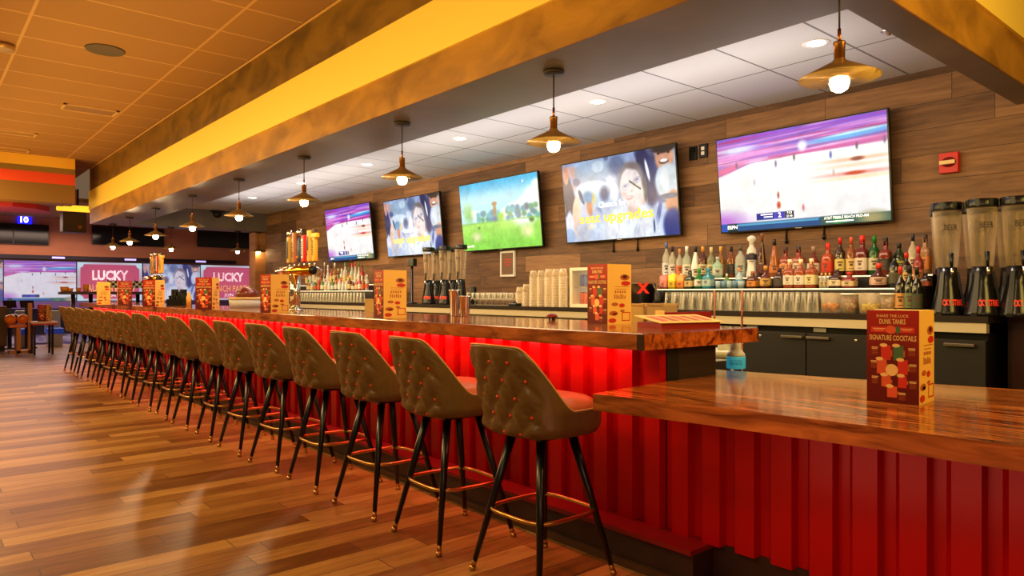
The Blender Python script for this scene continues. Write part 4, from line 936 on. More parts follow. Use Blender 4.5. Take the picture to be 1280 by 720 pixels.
# ------------------------------------------------------------------ beverage towers
def make_disp():
    r = empty('beverage_tower')
    MB().lathe([(0, 0), (.106, 0), (.108, .012), (.102, .03), (.07, .17), (.062, .20), (.06, .30), (.0, .30)], mat('tower_base', (20, 18, 18), .22), 28).build('base', r)
    for k in range(3):
        a = k*2*PI/3+.4; T = Matrix.Rotation(a, 4, 'Z'); m = MB().box((.055, -.018, .0), (.12, .018, .02), M_black, T=T); m.add([T @ Vector(p) for p in ((.055, -.014, .27), (.07, -.014, .27), (.118, -.014, 0), (.10, -.014, 0), (.055, .014, .27), (.07, .014, .27), (.118, .014, 0), (.10, .014, 0))], [(0, 1, 2, 3), (7, 6, 5, 4), (1, 5, 6, 2), (0, 3, 7, 4), (0, 4, 5, 1)], M_black); m.build('fin', r)
    MB().lathe([(.066, .298), (.092, .66), (.090, .66), (.064, .30)], M_plastic, 32).build('clear_cylinder', r)
    MB().lathe([(.012, .30), (.012, .62), (0, .62)], mat('inner_tube', (210, 180, 130), .1, alpha=.3), 12).build('ice_tube', r)
    m = MB().lathe([(.096, .655), (.098, .66), (.098, .70), (.092, .706), (0, .706)], M_black, 32)
    for k in range(8): m.box((.094, -.012, .66), (.102, .012, .702), M_black, T=Matrix.Rotation(k*PI/4, 4, 'Z'))
    m.build('lid', r)
    A = math.radians(-56)
    T = Matrix.Rotation(A, 4, 'Z')
    m = MB(); m.tube([T @ Vector(p) for p in ((.06, 0, .285), (.105, 0, .285), (.115, 0, .25))], .011, M_chrome, 10); sp = m.build('spigot', r)
    m = MB(); m.tube([T @ Vector((.098, 0, .29)), T @ Vector((.092, 0, .335)), T @ Vector((.086, 0, .385))], .008, M_black, 10, r1=.016); m.build('spigot_lever', sp)
    m = MB(); vs, fs = glyphs('LUCKY STRIKE', .02); xs_ = [v[0] for v in vs]; x0, x1 = min(xs_), max(xs_); k = .17/(x1-x0); out = []
    for v in vs:
        z = .062+v[1]*.052; rr = .102-(z-.03)/.14*.032+.0035; a = A+(v[0]-(x0+x1)/2)*k/rr; out.append((rr*math.cos(a), rr*math.sin(a), z))
    m.add(out, fs, mat('strike_red', (235, 60, 30), .4, emis=(235, 50, 25), es=.5)); m.build('lettering', r)
    m = MB(); vs, fs = glyphs('BEER', .02); xs_ = [v[0] for v in vs]; x0, x1 = min(xs_), max(xs_); k = .085/(x1-x0); out = []
    for v in vs:
        z = .53+v[1]*.05; rr = .0855; a = A+(v[0]-(x0+x1)/2)*k/rr; out.append((rr*math.cos(a), rr*math.sin(a), z))
    m.add(out, fs, mat('tower_print', (50, 34, 24), .4)); m.build('cylinder_print', r)
    return r
disp = make_disp(); k = 0
dspec = [(1184, 5.0, 'front row, left one, right of the liquor bottles'), (1228, 4.97, 'front row, middle one'), (1272, 5.0, 'front row, cut by the right photo edge'),
         (1181, 5.32, 'back row, peeking out behind the left one'), (1221, 5.32, 'back row, behind the middle one'), (1263, 5.32, 'back row, behind the right one')]
for px, y, l in dspec:
    o = disp if k == 0 else copy_tree(disp); k += 1; q = P(px, y=y); o.location = (q.x, y, ZCN); o.scale = (.9, .9, 1); tag(o, 'clear beer tower at the right, '+l, 'beverage tower', 'clear beverage towers at the right')
for i, px in enumerate((536, 546, 556, 566, 576)):
    o = copy_tree(disp); y = 4.98+.26*(i % 2); q = P(px, y=y); o.location = (q.x, y, ZCN); o.rotation_euler = (0, 0, -.2); o.scale = (.78, .78, 1); tag(o, 'clear beer tower in the middle cluster, %s from its left' % ('first', 'second', 'third', 'fourth', 'fifth')[i], 'beverage tower', 'clear beverage towers in the middle')

# ------------------------------------------------------------------ bottles
def bmat(c, tr): return mat('bottle_%d_%d_%d' % c, c, .07, alpha=1-.6*tr, spec=.9)
CAPS = {}
def bottle(px, ytop, tier, kind, w, c, cap, labc, desc, tr=.35, lab2=None, group='liquor bottles on the right shelf', zt=None, simple=False):
    y, z = {2: (5.36, ZCN+.266), 1: (5.14, ZCN+.173), 0: (4.95, ZCN+.001), 3: (5.25, ZCN+.266)}[tier]
    q = P(px, ytop, y=y); h = max(.1, q.z-z); rr = w*q.dot(FW)/F/2*1.0
    o = empty('liquor_bottle', (q.x, y, z)); m = bmat(c, tr); mc = mat('cap_%d_%d_%d' % cap, cap, .35); ml = mat('lab_%d_%d_%d' % labc, labc, .5)
    sq = 6 if kind == 'square' else 2
    P_ = {'std': [(0, .004), (.9, 0), (1, .03), (1, .58), (.9, .64), (.45, .73), (.34, .78), (.32, .93)],
          'square': [(0, .004), (.95, 0), (1, .02), (1, .58), (.85, .63), (.4, .68), (.36, .72), (.36, .9)],
          'tall': [(0, .004), (.9, 0), (1, .03), (.95, .35), (.6, .62), (.35, .78), (.3, .93)],
          'round': [(0, .004), (.8, 0), (1, .08), (1.05, .3), (.95, .48), (.5, .62), (.3, .70), (.3, .9)],
          'wine': [(0, .004), (.95, 0), (1, .02), (1, .56), (.85, .66), (.4, .76), (.34, .8), (.34, .94)],
          'vase': [(0, .004), (.9, 0), (1, .05), (.75, .22), (.7, .35), (.95, .5), (.8, .66), (.4, .75), (.4, .8)],
          'carton': [(0, .004), (1, 0), (1, .82), (.45, .92), (.45, .99)]}[kind]
    sq = 8 if kind == 'carton' else sq
    MB().lathe([(a*rr, b*h) for a, b in P_], m, 18 if sq == 2 else 24, sq=sq).build('bottle_body', o)
    capz = P_[-1][1]; cr = P_[-1][0]*rr*1.15
    if kind == 'vase': MB().lathe([(.5*rr, .79*h), (.35*rr, .84*h), (.8*rr, .9*h), (.75*rr, .96*h), (.3*rr, h), (0, h)], mat('ceramic', (225, 222, 215), .2), 18).build('stopper', o)
    else: MB().lathe([(cr, (capz-.1)*h), (cr, .995*h), (cr*.9, h), (0, h)], mc, 14).build('cap', o)
    lz0, lz1 = (.13, .44)
    if kind == 'tall': lz0, lz1 = .12, .3
    if kind == 'vase': lz0, lz1 = .42, .56
    def rad(zf):
        for i in range(len(P_)-1):
            if P_[i][1] <= zf <= P_[i+1][1] and P_[i+1][1] > P_[i][1]:
                k = (zf-P_[i][1])/(P_[i+1][1]-P_[i][1]); return P_[i][0]+(P_[i+1][0]-P_[i][0])*k
        return 1
    lb = MB().lathe([((rad(lz0)+.03)*rr, lz0*h), ((rad((lz0+lz1)/2)+.03)*rr, (lz0+lz1)/2*h), ((rad(lz1)+.03)*rr, lz1*h)], ml, 18 if sq == 2 else 24, sq=sq)
    lb.f = lb.f[:-2]; lb.m = lb.m[:-2]; lb.sm = lb.sm[:-2]
    if not simple:
        c2 = lab2 or (90, 60, 40); m2 = mat('ink_%d_%d_%d' % c2, c2, .5); zc = (lz0+lz1)/2
        R = (rad(zc)+.05)*rr; A0 = math.atan2(-y, -q.x)   # towards the room
        if sq != 2: A0 = -PI/2; R = rr*1.045
        for za, zb, wd in ((zc+.05, zc+.09, .5), (zc-.03, zc+.03, .3), (zc-.11, zc-.09, .45)):
            n_ = 5; vs = []
            for i in range(n_):
                a = A0+(i/(n_-1)-.5)*2*wd
                if sq != 2: px_, py_ = rr*(i/(n_-1)-.5)*1.6*wd, -R
                else: px_, py_ = R*math.cos(a), R*math.sin(a)
                vs += [(px_, py_, za*h), (px_, py_, zb*h)]
            lb.add(vs, [(2*i, 2*i+2, 2*i+3, 2*i+1) for i in range(n_-1)], m2)
    lb.build('bottle_label', o); tag(o, desc, 'bottle', group); return o
CL = (205, 200, 178); CW = (245, 240, 225)
def B(px, ytop, tier, kind, w, c, cap, labc, desc, **k):
    if kind != 'carton' and max(c)-min(c) > 50: c = tuple(int(v*.78) for v in c)
    labc = tuple(int(v*.86) for v in labc)
    return bottle(px, ytop, tier, kind, w, c, cap, labc, desc, **k)
back = [
 (833, 303, 2, 'std', 10, CL, (90, 110, 170), (235, 240, 240), 'clear bottle with blue cap, first at the left of the back shelf row', .9),
 (840.5, 308, 2, 'std', 10, CL, (50, 36, 36), (240, 235, 225), 'clear bottle with dark cap, second from left in the back row', .9),
 (849.5, 311, 2, 'std', 9, CL, (220, 150, 110), (235, 120, 60), 'clear bottle with orange band and pale cap', .9),
 (858.5, 308, 2, 'std', 11, (190, 205, 180), (250, 245, 235), (240, 235, 215), 'pale green rum-style bottle with white cap', .8),
 (869.5, 308.5, 2, 'tall', 12, (238, 232, 215), (36, 26, 24), (240, 230, 200), 'cream white bottle with black cap', 0),
 (878.5, 308, 2, 'std', 11, (120, 50, 20), (235, 160, 60), (235, 220, 180), 'dark amber bottle with yellow-orange capsule and cream label', .4),
 (889, 309, 2, 'std', 10.5, (150, 150, 110), (245, 215, 160), (230, 220, 160), 'olive clear bottle with cream capsule', .6),
 (901, 308, 2, 'std', 10.5, (205, 130, 40), (232, 170, 60), (224, 150, 70), 'golden bottle with gold capsule', .5),
 (914, 308, 2, 'std', 11, (180, 90, 30), (44, 30, 24), (48, 50, 44), 'amber bottle with large black label', .5),
 (925.5, 307, 2, 'std', 13, (205, 205, 190), (90, 80, 60), (190, 200, 190), 'broad clear frosted bottle left of the white ceramic one', .8),
 (939.5, 294.5, 2, 'vase', 14, (232, 226, 215), (230, 230, 225), (40, 50, 90), 'white hand-painted ceramic decanter bottle', 0),
 (952.5, 291.5, 2, 'tall', 11, (86, 22, 12), (130, 80, 50), (96, 26, 14), 'tall slender dark red bottle beside the ceramic decanter', .2),
 (968, 299, 2, 'tall', 13, (225, 120, 50), (40, 30, 26), (230, 130, 60), 'orange faceted decanter with black stopper', .5),
 (982, 309, 2, 'square', 12, (190, 70, 30), (60, 30, 24), (235, 150, 90), 'reddish amber square bottle with dark cap', .4),
 (998, 308, 2, 'square', 14, (200, 80, 34), (50, 30, 24), (245, 215, 180), 'broad orange-amber bottle with small white neck label', .4),
 (1017, 308, 2, 'round', 15, (150, 44, 22), (150, 120, 100), (245, 225, 190), 'round dark red whisky bottle with pale stopper', .3),
 (1035, 304, 2, 'square', 13, (225, 90, 30), (220, 40, 24), (230, 60, 24), 'bright orange bottle with red cap and red label', .3),
 (1050, 297, 2, 'std', 12, (70, 40, 16), (200, 36, 24), (245, 220, 120), 'dark whiskey bottle with red capsule and yellow label', .2),
 (1064, 296.5, 2, 'std', 12, (190, 100, 30), (214, 90, 44), (245, 205, 120), 'amber bottle with orange capsule and pale yellow label', .4),
 (1078, 294.5, 2, 'square', 15, (130, 30, 16), (214, 40, 30), (244, 222, 190), 'large whiskey bottle with red wax top and cream label', .2),
 (1093, 295, 2, 'std', 13.5, (20, 96, 24), (24, 120, 30), (225, 215, 170), 'green whiskey bottle with green capsule', .2),
 (1107, 297, 2, 'square', 14, (160, 50, 24), (40, 26, 22), (50, 40, 30), 'square red-amber bottle with slanted dark label', .3),
 (1124, 304, 2, 'wine', 13, (30, 50, 20), (40, 36, 24), (200, 200, 70), 'dark green bottle with round yellow label', .1),
 (1141, 293, 2, 'std', 11, (210, 190, 160), (36, 40, 60), (240, 225, 190), 'clear bottle with navy cap near the beer towers', .6),
 (1156.5, 293, 2, 'square', 13, (225, 160, 100), (60, 40, 36), (240, 140, 60), 'pale orange bottle with dark stopper, rightmost of the back row', .5)]
for a in back: B(*a[:9], tr=a[9])
front = [
 (831.5, 342, 1, 'carton', 10.5, (240, 120, 110), (225, 225, 215), (245, 150, 130), 'pink juice carton at the left end of the lower bottle step', 0),
 (842, 341, 1, 'carton', 10.5, (250, 215, 40), (225, 225, 215), (245, 200, 30), 'yellow juice carton in the lower row', 0),
 (852.5, 342, 1, 'carton', 10.5, (240, 150, 60), (225, 225, 215), (240, 130, 50), 'orange juice carton in the lower row', 0),
 (862.5, 338, 1, 'square', 11, (40, 50, 30), (36, 40, 34), (230, 195, 120), 'black bottle with diamond label right of the juice cartons', 0),
 (874, 335, 1, 'round', 12, (30, 150, 50), (50, 160, 60), (240, 235, 215), 'bright green gin bottle with cream label', .2),
 (885.5, 335, 1, 'square', 12, (60, 180, 205), (70, 150, 170), (190, 225, 215), 'sky blue gin bottle in the lower row', .4),
 (897, 321, 3, 'std', 12.5, (170, 215, 190), (190, 190, 180), (225, 235, 210), 'pale mint bottle standing behind the sky blue one', .6),
 (908.5, 342, 1, 'std', 7, (120, 180, 70), (230, 240, 210), (220, 235, 180), 'small lime green bottle right of the sky blue one', .3),
 (924, 335, 1, 'std', 9, (190, 215, 225), (235, 150, 90), (80, 160, 190), 'small light blue bottle with orange cap', .5),
 (941, 339, 1, 'square', 12, (110, 50, 24), (190, 90, 50), (235, 150, 60), 'short brown flask with orange label in front of the decanter', .2),
 (957, 332, 1, 'round', 13.5, (130, 50, 20), (214, 150, 70), (225, 170, 80), 'squat amber bottle with arched gold label', .3),
 (974.5, 335, 1, 'square', 12, (70, 26, 16), (60, 24, 18), (60, 56, 50), 'square dark whiskey bottle with black label', .1),
 (987.5, 324, 1, 'square', 13.5, (200, 90, 40), (245, 215, 170), (248, 236, 205), 'bourbon bottle with big white label, left of three alike', .3),
 (1001, 324, 1, 'square', 13.5, (200, 90, 40), (245, 215, 170), (248, 236, 205), 'bourbon bottle with big white label, middle of three alike', .3),
 (1014.5, 323, 1, 'square', 13.5, (200, 90, 40), (245, 215, 170), (248, 230, 160), 'bourbon bottle with big white label, right of three alike', .3),
 (1045.5, 337, 1, 'square', 15, (80, 40, 20), (60, 30, 20), (246, 226, 180), 'dark bottle with large cream label and black emblem', .1),
 (1062, 340, 1, 'square', 15.5, (170, 50, 24), (190, 50, 30), (240, 210, 150), 'low square bottle with wide cream label', .2),
 (1098.5, 329, 1, 'round', 20, (96, 26, 14), (224, 60, 40), (235, 190, 160), 'round liqueur bottle with red neck ribbon', .1),
 (1118, 316, 1, 'wine', 13, (22, 24, 18), (24, 26, 22), (90, 90, 60), 'black wine bottle right of the round liqueur bottle', 0),
 (1133, 316, 1, 'wine', 12, (40, 14, 12), (206, 40, 26), (235, 190, 110), 'red-capped wine bottle with tan label, behind the front ones', 0),
 (1148, 308, 1, 'wine', 12, (190, 60, 50), (226, 44, 30), (240, 150, 90), 'rose red wine bottle with bright red capsule', .2),
 (1125.5, 333, 0, 'wine', 13, (26, 16, 12), (210, 50, 34), (240, 170, 90), 'front wine bottle with red neck and orange label on the counter', 0),
 (1137, 332, 0, 'wine', 13, (22, 26, 14), (28, 30, 20), (120, 130, 80), 'front dark green wine bottle on the counter', 0),
 (1146, 334, 0, 'wine', 13, (24, 20, 14), (26, 22, 18), (70, 80, 50), 'front black wine bottle nearest the beer towers', 0),
 (1157, 344, 1, 'square', 12, (30, 20, 16), (36, 24, 20), (210, 100, 50), 'dark square bottle with orange label beside the beer towers', 0)]
for a in front: B(*a[:9], tr=a[9])
for i in range(3):
    B(1027+5*i, 341, 1, 'std', 6, (200, 190, 170), (225, 190, 120), (225, 200, 140), 'little clear bottle in the trio, %s' % ('left', 'middle', 'right')[i], tr=.7)
for i in range(5):
    q = P(901+7*i, y=5.13); o = MB().lathe([(0, .003), (.022, 0), (.03, .065), (.028, .065), (.02, .008)], mat('pale_blue_cup_%d' % (i % 2), ((190, 215, 220), (120, 160, 180))[i % 2], .25, trans=.4), 14, c=(q.x, 5.10, ZCN+.173)).build('shot_cup'); tag(o, 'small pale blue cup on the lower step, %s from the left' % ('first', 'second', 'third', 'fourth', 'fifth')[i], 'cup', 'pale blue cups')
# garnish tubs
def tub(px0, px1, pt, lab, fill, nm, lid=False):
    a = P(px0, pt, y=4.93); b = P(px1, y=4.93); w = b.x-a.x; h = max(.08, a.z-ZCN); r = empty(nm, ((a.x+b.x)/2, 4.97, ZCN))
    m = MB(); mp = mat('frosted_tub', (235, 210, 170), .3, alpha=.28)
    m.lathe([(0, .002), (.86, 0), (1, h), (.97, h), (.84, .006), (0, .006)], mp, 24, sx=1, sy=1, sq=6, T=Matrix.Diagonal((w/2, .07, 1, 1))).build('tub', r)
    m = MB(); rn = random.Random(px0)
    for k in range(26):
        rr = rn.uniform(.012, .02); m.lathe([(0, -rr), (rr*.8, -rr*.6), (rr, 0), (rr*.8, rr*.6), (0, rr)], mat(nm+'_fill_%d' % (k % 2), fill[k % 2], .4), 8, c=(rn.uniform(-.33, .33)*w, rn.uniform(-.035, .035), rn.uniform(.02, .06 if not lid else h*.8)))
    o = m.build('contents', r); o['kind'] = 'stuff'
    if lid: MB().lathe([(0, h), (1.02, h), (1.02, h+.014), (0, h+.014)], M_white, 24, sq=6, T=Matrix.Diagonal((w/2, .072, 1, 1))).build('lid', r)
    tag(r, lab, 'tub', 'garnish tubs on the back counter')
tub(1026, 1047, 366, 'frosted tub of orange slices right of the pint glasses', [(235, 130, 40), (240, 160, 70)], 'garnish_tub')
tub(1052, 1069, 369, 'white-lidded tub of dark red cherries', [(150, 30, 16), (235, 200, 160)], 'cherry_tub', True)
tub(1073, 1098, 366, 'frosted tub of yellow lemon wedges', [(240, 215, 50), (230, 190, 40)], 'lemon_tub')
tub(1101, 1119, 369, 'white-lidded tub of mixed brown garnish behind the big menu', [(130, 40, 20), (225, 170, 120)], 'snack_tub', True)
# far left crowd
rn = random.Random(11); x = 384; i = 0
fc = [((225, 222, 205), .7), ((225, 215, 190), .7), ((190, 110, 50), .3), ((90, 150, 60), .2), ((210, 60, 40), .1), ((235, 225, 200), .6), ((130, 60, 30), .2), ((210, 150, 70), .4), ((60, 40, 30), 0), ((200, 210, 200), .7)]
while x < 461:
    for tier in (2, 1):
        c, tr = fc[rn.randrange(len(fc))]
        B(x+(1.6 if tier == 1 else 0), (331+rn.uniform(-4, 5)) if tier == 2 else 347+rn.uniform(-4, 4), tier, ('std', 'square', 'tall', 'round')[rn.randrange(4)], 4.6, c, [(60, 40, 30), (220, 60, 40), (230, 200, 120), (235, 235, 225), (60, 130, 60)][rn.randrange(5)], [(245, 235, 210), (240, 210, 140), (220, 100, 60), (225, 225, 215)][rn.randrange(4)],
          'liquor bottle on the %s step of the far left shelf, under the farthest television' % ('upper' if tier == 2 else 'lower'), tr=tr, group='%s row of bottles on the far left shelf' % ('upper' if tier == 2 else 'lower'), simple=True)
    x += 4.3; i += 1
q = P(430, y=5.0); r = empty('bitters_tower', (q.x, 5.36, ZCN+.266))

bpy.data.objects.remove(r)

# ------------------------------------------------------------------ far end of the room
XFW = -26
def farbox(px0, px1, py0, py1, xw):   # py0 top; returns y0,y1,z0,z1
    xc = xw; a = P(px0, py1, x=xc); b = P(px1, py0, x=xc); return a.y, b.y, P((px0+px1)/2, py1, x=xc).z, P((px0+px1)/2, py0, x=xc).z
def far_screen(px0, px1, mesh, nm, lab, words=None, py0=331, py1=377):
    y0, y1, z0, z1 = farbox(px0, px1, py0, py1, XFW+.06); z0, z1 = 1.02, 2.24
    r = empty(nm, (XFW+.06, y0, z0)); r.rotation_euler = (0, 0, PI/2); w = y1-y0; h = z1-z0
    MB().box((-.01, .0, -.02), (w+.01, .05, h+.02), mat('screen_back', (60, 60, 90), .6)).build('screen_frame', r)
    s = bpy.data.objects.new('projected_picture', mesh); COL.objects.link(s); s.parent = r; s.location = (0, -.004, 0); s.scale = (w, 1, h)
    if words:
        m = MB()
        m.text('LUCKY', h*.34, TT(w*.5, h*.55), m_wt, .04, width=w*.56); m.text('LAUNCH PARTY', h*.26, TT(w*.5, h*.24), m_yt, .02, width=w*.80)
        m.text('JOIN', h*.12, TT(w*.5, h*.1), m_wt, .02); m.build('lettering', r)
    tag(r, lab, 'projection screen', 'projection screens over the lanes'); return r
S2 = .8
def lilac_haze(p, c=(170, 150, 210), k=.25): p.C = p.C*(1-k)+np.array(c)/255.*k; return p  # mixes a lilac haze of light into the picture colours
fm_c = lilac_haze(pic_court(150, 84)).mesh('far_court', 1, 1, S2); fm_w = lilac_haze(pic_woman(150, 84)).mesh('far_crowd', 1, 1, S2); fm_l = pic_lucky().mesh('far_party', 1, 1, S2)
m_wt.node_tree.nodes['Principled BSDF'].inputs['Emission Strength'].default_value = 1.2
far_screen(-60, 3.5, fm_w, 'projection_screen', 'projection screen slice cut by the left photo edge')
far_screen(5, 95, fm_c, 'projection_screen', 'far projection screen showing the pale court, left of the LUCKY screen')
far_screen(96.5, 177.5, fm_l, 'projection_screen', 'far pink projection screen reading LUCKY, left of the two', True)
far_screen(179, 250, fm_w, 'projection_screen', 'far projection screen with the smiling woman, between the pink screens')
far_screen(251, 319, fm_l, 'projection_screen', 'far pink projection screen reading LUCKY, right of the two', True)
far_screen(320.5, 334, fm_c, 'projection_screen', 'purple sliver of projection screen beside the wooden pilaster')
o = MB().box((XFW+.02, -6, 2.30), (XFW+.14, 9, 2.42), mat('valance', (34, 22, 44), .5)).build('trim'); struct(o, 'trim_7')
o = MB().box((XFW+.02, -6, .80), (XFW+.8, 9, 1.0), mat('lane_ledge', (92, 70, 130), .4)).build('trim'); struct(o, 'trim_8')
mlb = mat('valance_light', (190, 180, 240), .4, emis=(190, 170, 255), es=1.3)
for i, px in enumerate((73, 163, 251)):
    y = P(px, x=XFW+.15).y; o = MB().box((XFW+.141, y-.17, 2.325), (XFW+.17, y+.17, 2.385), mlb, bev=.01).build('valance_lamp'); tag(o, 'small lilac light on the dark valance above the far screens, %s' % ('left one', 'middle one', 'right one')[i], 'light')
def panel(px0, px1, py0, py1, lab):
    y0, y1, z0, z1 = farbox(px0, px1, py0, py1, XFW+.1); r = empty('wall_monitor', (XFW+.1, y0, z0)); r.rotation_euler = (0, 0, PI/2); w, h = y1-y0, z1-z0
    n_ = 2; MB().box((0, 0, 0), (w, .06, h), M_tvfr).build('casing', r)
    for k in range(n_): MB().box((w*k/n_+.02, -.004, .02), (w*(k+1)/n_-.02, 0, h-.02), mat('dark_screen', (20, 16, 26), .12)).build('dark_screen', r)
    tag(r, lab, 'monitor', 'dark monitors above the far screens')
panel(-30, 61, 279, 305, 'wide switched-off monitor high on the far wall at the left photo edge')
panel(115, 205, 284, 307, 'wide switched-off monitor high on the far wall behind the far pendants')
panel(247, 325, 289, 310, 'wide switched-off monitor high on the far wall, right one')
q = P(29.5, 280, x=XFW+.1); r = empty('lane_number_sign', (XFW+.1, P(22, x=XFW+.1).y, q.z)); r.rotation_euler = (0, 0, PI/2)
MB().box((0, 0, 0), (.36, .05, .27), mat('blue_sign', (30, 30, 220), .4, emis=(20, 20, 255), es=2.2), bev=.02).build('sign_box', r); m = MB(); m.text('10', .24, face_T((.17, -.008, .05), (1, 0, 0), (0, 0, 1)), mat('sign_white', (255, 255, 255), .5, emis=(255, 255, 255), es=3), .03); m.build('digits', r)
tag(r, 'small glowing blue sign reading 10 above the left monitor', 'sign')
# hanging speaker and yellow fixture
q = P(92, 291, x=-19.0); y0 = P(77, x=-19).y; y1 = P(106, x=-19).y
r = empty('hanging_speaker', (-19, (y0+y1)/2, q.z)); w = (y1-y0)/2; MB().box((-.25, -w, 0), (.2, w, .46), mat('speaker_case', (66, 40, 22), .5), bev=.02).build('cabinet', r)
MB().box((-.02, -.02, .46), (.02, .02, ZC-q.z), M_black).build('bracket', r); MB().lathe([(.05, 0), (0, .01)], mat('speaker_dot', (200, 120, 40), .4), 12, T=Matrix.Translation((.205, .1, .12)) @ Matrix.Rotation(PI/2, 4, 'Y')).build('badge', r)
tag(r, 'dark brown box speaker hanging beside the far end of the yellow fascia', 'speaker')
q = P(97, 262, x=-18.3); r = empty('yellow_bar_light', (-18.3, q.y, q.z)); my = mat('yellow_glow', (255, 200, 60), .4, emis=(255, 180, 40), es=1.6)
MB().tube([(-.2, -.36, .02), (.2, .30, -.02)], .05, my, 10).tube([(.25, -.3, .02), (.5, .35, .0)], .04, my, 10).build('tubes', r); MB().box((-.02, -.02, 0), (.02, .02, ZC-q.z), M_black).build('hanger', r)
tag(r, 'yellow glowing twin tube light above the hanging speaker', 'light')

# seating area by the lanes
m_or = mat('orange_ball', (240, 130, 30), .2); m_wood2 = mat('light_wood', (196, 130, 60), .4); m_bk = M_black
q = P(0, 439, z=0); r = empty('booth_seat', (q.x, q.y, 0), .0); MB().box((-.5, -1.4, .35), (.0, .12, .47), mat('booth_brown', (92, 62, 30), .5), bev=.03).build('seat_pad', r); MB().box((-.02, -1.4, .1), (.1, .12, .98), mat('booth_brown', (92, 62, 30), .5), bev=.03).build('back_panel', r); MB().box((-.45, -1.3, 0), (.05, .08, .1), M_black).build('plinth', r)
tag(r, 'brown booth bench at the left photo edge', 'bench')
def console(px0, px1, py0, py1, x, lab):
    a = P(px0, x=x).y; b = P(px1, x=x).y; z0 = P(px0, py1, x=x).z; z1 = P(px0, py0, x=x).z
    r = empty('lane_console', (x, (a+b)/2, 0)); w = (b-a)/2
    m = MB(); m.add([(0, -w*.8, z0), (0, w, z0), (.1, w*.8, z1), (.1, -w, z1), (-.06, -w*.8, z0), (-.06, w, z0), (.04, w*.8, z1), (.04, -w, z1)], [(0, 1, 2, 3), (7, 6, 5, 4), (0, 4, 5, 1), (3, 2, 6, 7), (1, 5, 6, 2), (0, 3, 7, 4)], mat('console_dark', (46, 34, 60), .3)); m.build('console_screen', r)
    MB().box((-.05, -.04, 0), (.0, .04, z0+.02), m_bk).build('stand', r); MB().box((-.2, -.18, 0), (.15, .18, .03), m_bk).build('base', r); tag(r, lab, 'console')
console(3, 21, 375.5, 385, -19.6, 'dark lane console at the left photo edge'); console(24, 43, 375.5, 385, -19.6, 'dark lane console above the orange bowling balls')
x = -18.2
q = P(24, 433, x=x); y0 = P(11, x=x).y; y1 = P(33, x=x).y; zt = P(22, 404, x=x).z
r = empty('ball_rack', (x, (y0+y1)/2, 0)); w = (y1-y0)/2; MB().box((-.3, -w, zt-.09), (.1, w, zt-.03), mat('rack_orange', (235, 120, 40), .35), bev=.01).build('shelf', r)
MB().box((.0, w*1.15, 0), (.1, w*1.6, zt+.42), m_wood2).build('post', r); MB().box((-.3, -w*.2, 0), (.1, w*.3, zt-.09), m_wood2).build('pedestal', r); MB().box((-.25, -w, .0), (.1, w*1.5, .05), m_wood2).build('foot', r); tag(r, 'light wood bowling ball rack with orange shelf', 'ball rack')
bm_ = MB().lathe([(.108*math.sin(PI*i/12), .108-.108*math.cos(PI*i/12)) for i in range(13)], m_or, 20).build('bowling_ball')
for i, px in enumerate((12.8, 28.2)):
    o = bm_ if i == 0 else bm_.copy()
    if i: COL.objects.link(o)
    o.location = (x-.1, P(px, x=x-.1).y, zt-.029); tag(o, 'glossy orange bowling ball on the rack, %s one' % ('left', 'right')[i], 'bowling ball', 'orange bowling balls')
o = bm_.copy(); COL.objects.link(o); o.data = bm_.data.copy(); o.data.materials[0] = mat('dark_ball', (60, 20, 30), .2); o.location = (x-.28+.3-.4, P(18, x=x-.35).y, zt-.029); tag(o, 'dark bowling ball behind the orange ones', 'bowling ball')
x = -17.4; y0 = P(39, x=x).y; y1 = P(73, x=x).y; zt = P(56, 402, x=x).z
r = empty('side_table', (x, y0, 0)); w = y1-y0; MB().box((-.5, 0, zt-.04), (0, w, zt), mat('pale_top', (225, 190, 170), .3), bev=.008).build('table_top', r)
MB().box((-.48, .02, zt-.07), (0, w-.02, zt-.041), mat('red_edge', (200, 60, 50), .5)).build('apron', r)
for lx in (-.46, -.04):
    for ly in (.06, w-.1): MB().box((lx-.02, ly-.02, 0), (lx+.02, ly+.02, zt-.07), m_bk).build('leg', r)
MB().box((-.05, .06, .22), (-.03, w-.1, .24), m_bk).build('stretcher', r); tag(r, 'pale-topped table with black legs standing near the lanes', 'table')
o = copy_tree(menu); o.location = (x-.3, P(47, x=x-.3).y, zt); o.rotation_euler = (0, 0, .9); tag(o, 'orange menu tower on the pale-topped table near the lanes', 'menu', 'red and yellow cocktail menu towers')
# drink rail with cups
x = -17.0; y0 = P(75, x=x).y; y1 = P(200, x=x).y; zt = P(100, 364.5, x=x).z
r = empty('drink_rail', (x, y0, 0)); w = y1-y0; MB().box((-.25, 0, zt-.06), (.1, w, zt), mat('rail_dark', (60, 30, 20), .4), bev=.01).build('rail_top', r)
for px in (92, 114, 173): MB().tube([(-.06, P(px, x=x).y-y0, 0), (-.06, P(px, x=x).y-y0, zt-.06)], .04, M_steel if px == 92 else m_bk, 10).build('post', r)
tag(r, 'high dark drink rail beyond the far end of the bar', 'counter')
mcup = mat('orange_cup', (240, 150, 50), .4)
for i, (px, wd, h) in enumerate(((81, .08, .10), (88.5, .055, .07), (98.5, .05, .08), (108, .06, .15))):
    y = P(px, x=x).y; o = MB().lathe([(0, .003), (wd*.75, 0), (wd, h), (wd*.93, h), (wd*.7, .01)], mcup, 16, c=(x-.05, y, zt)).build('snack_cup'); tag(o, 'orange paper cup on the drink rail, %s from the left' % ('first', 'second', 'third', 'fourth')[i], 'cup', 'orange cups on the drink rail')
mch = mat('check_black', (20, 16, 16), .5)
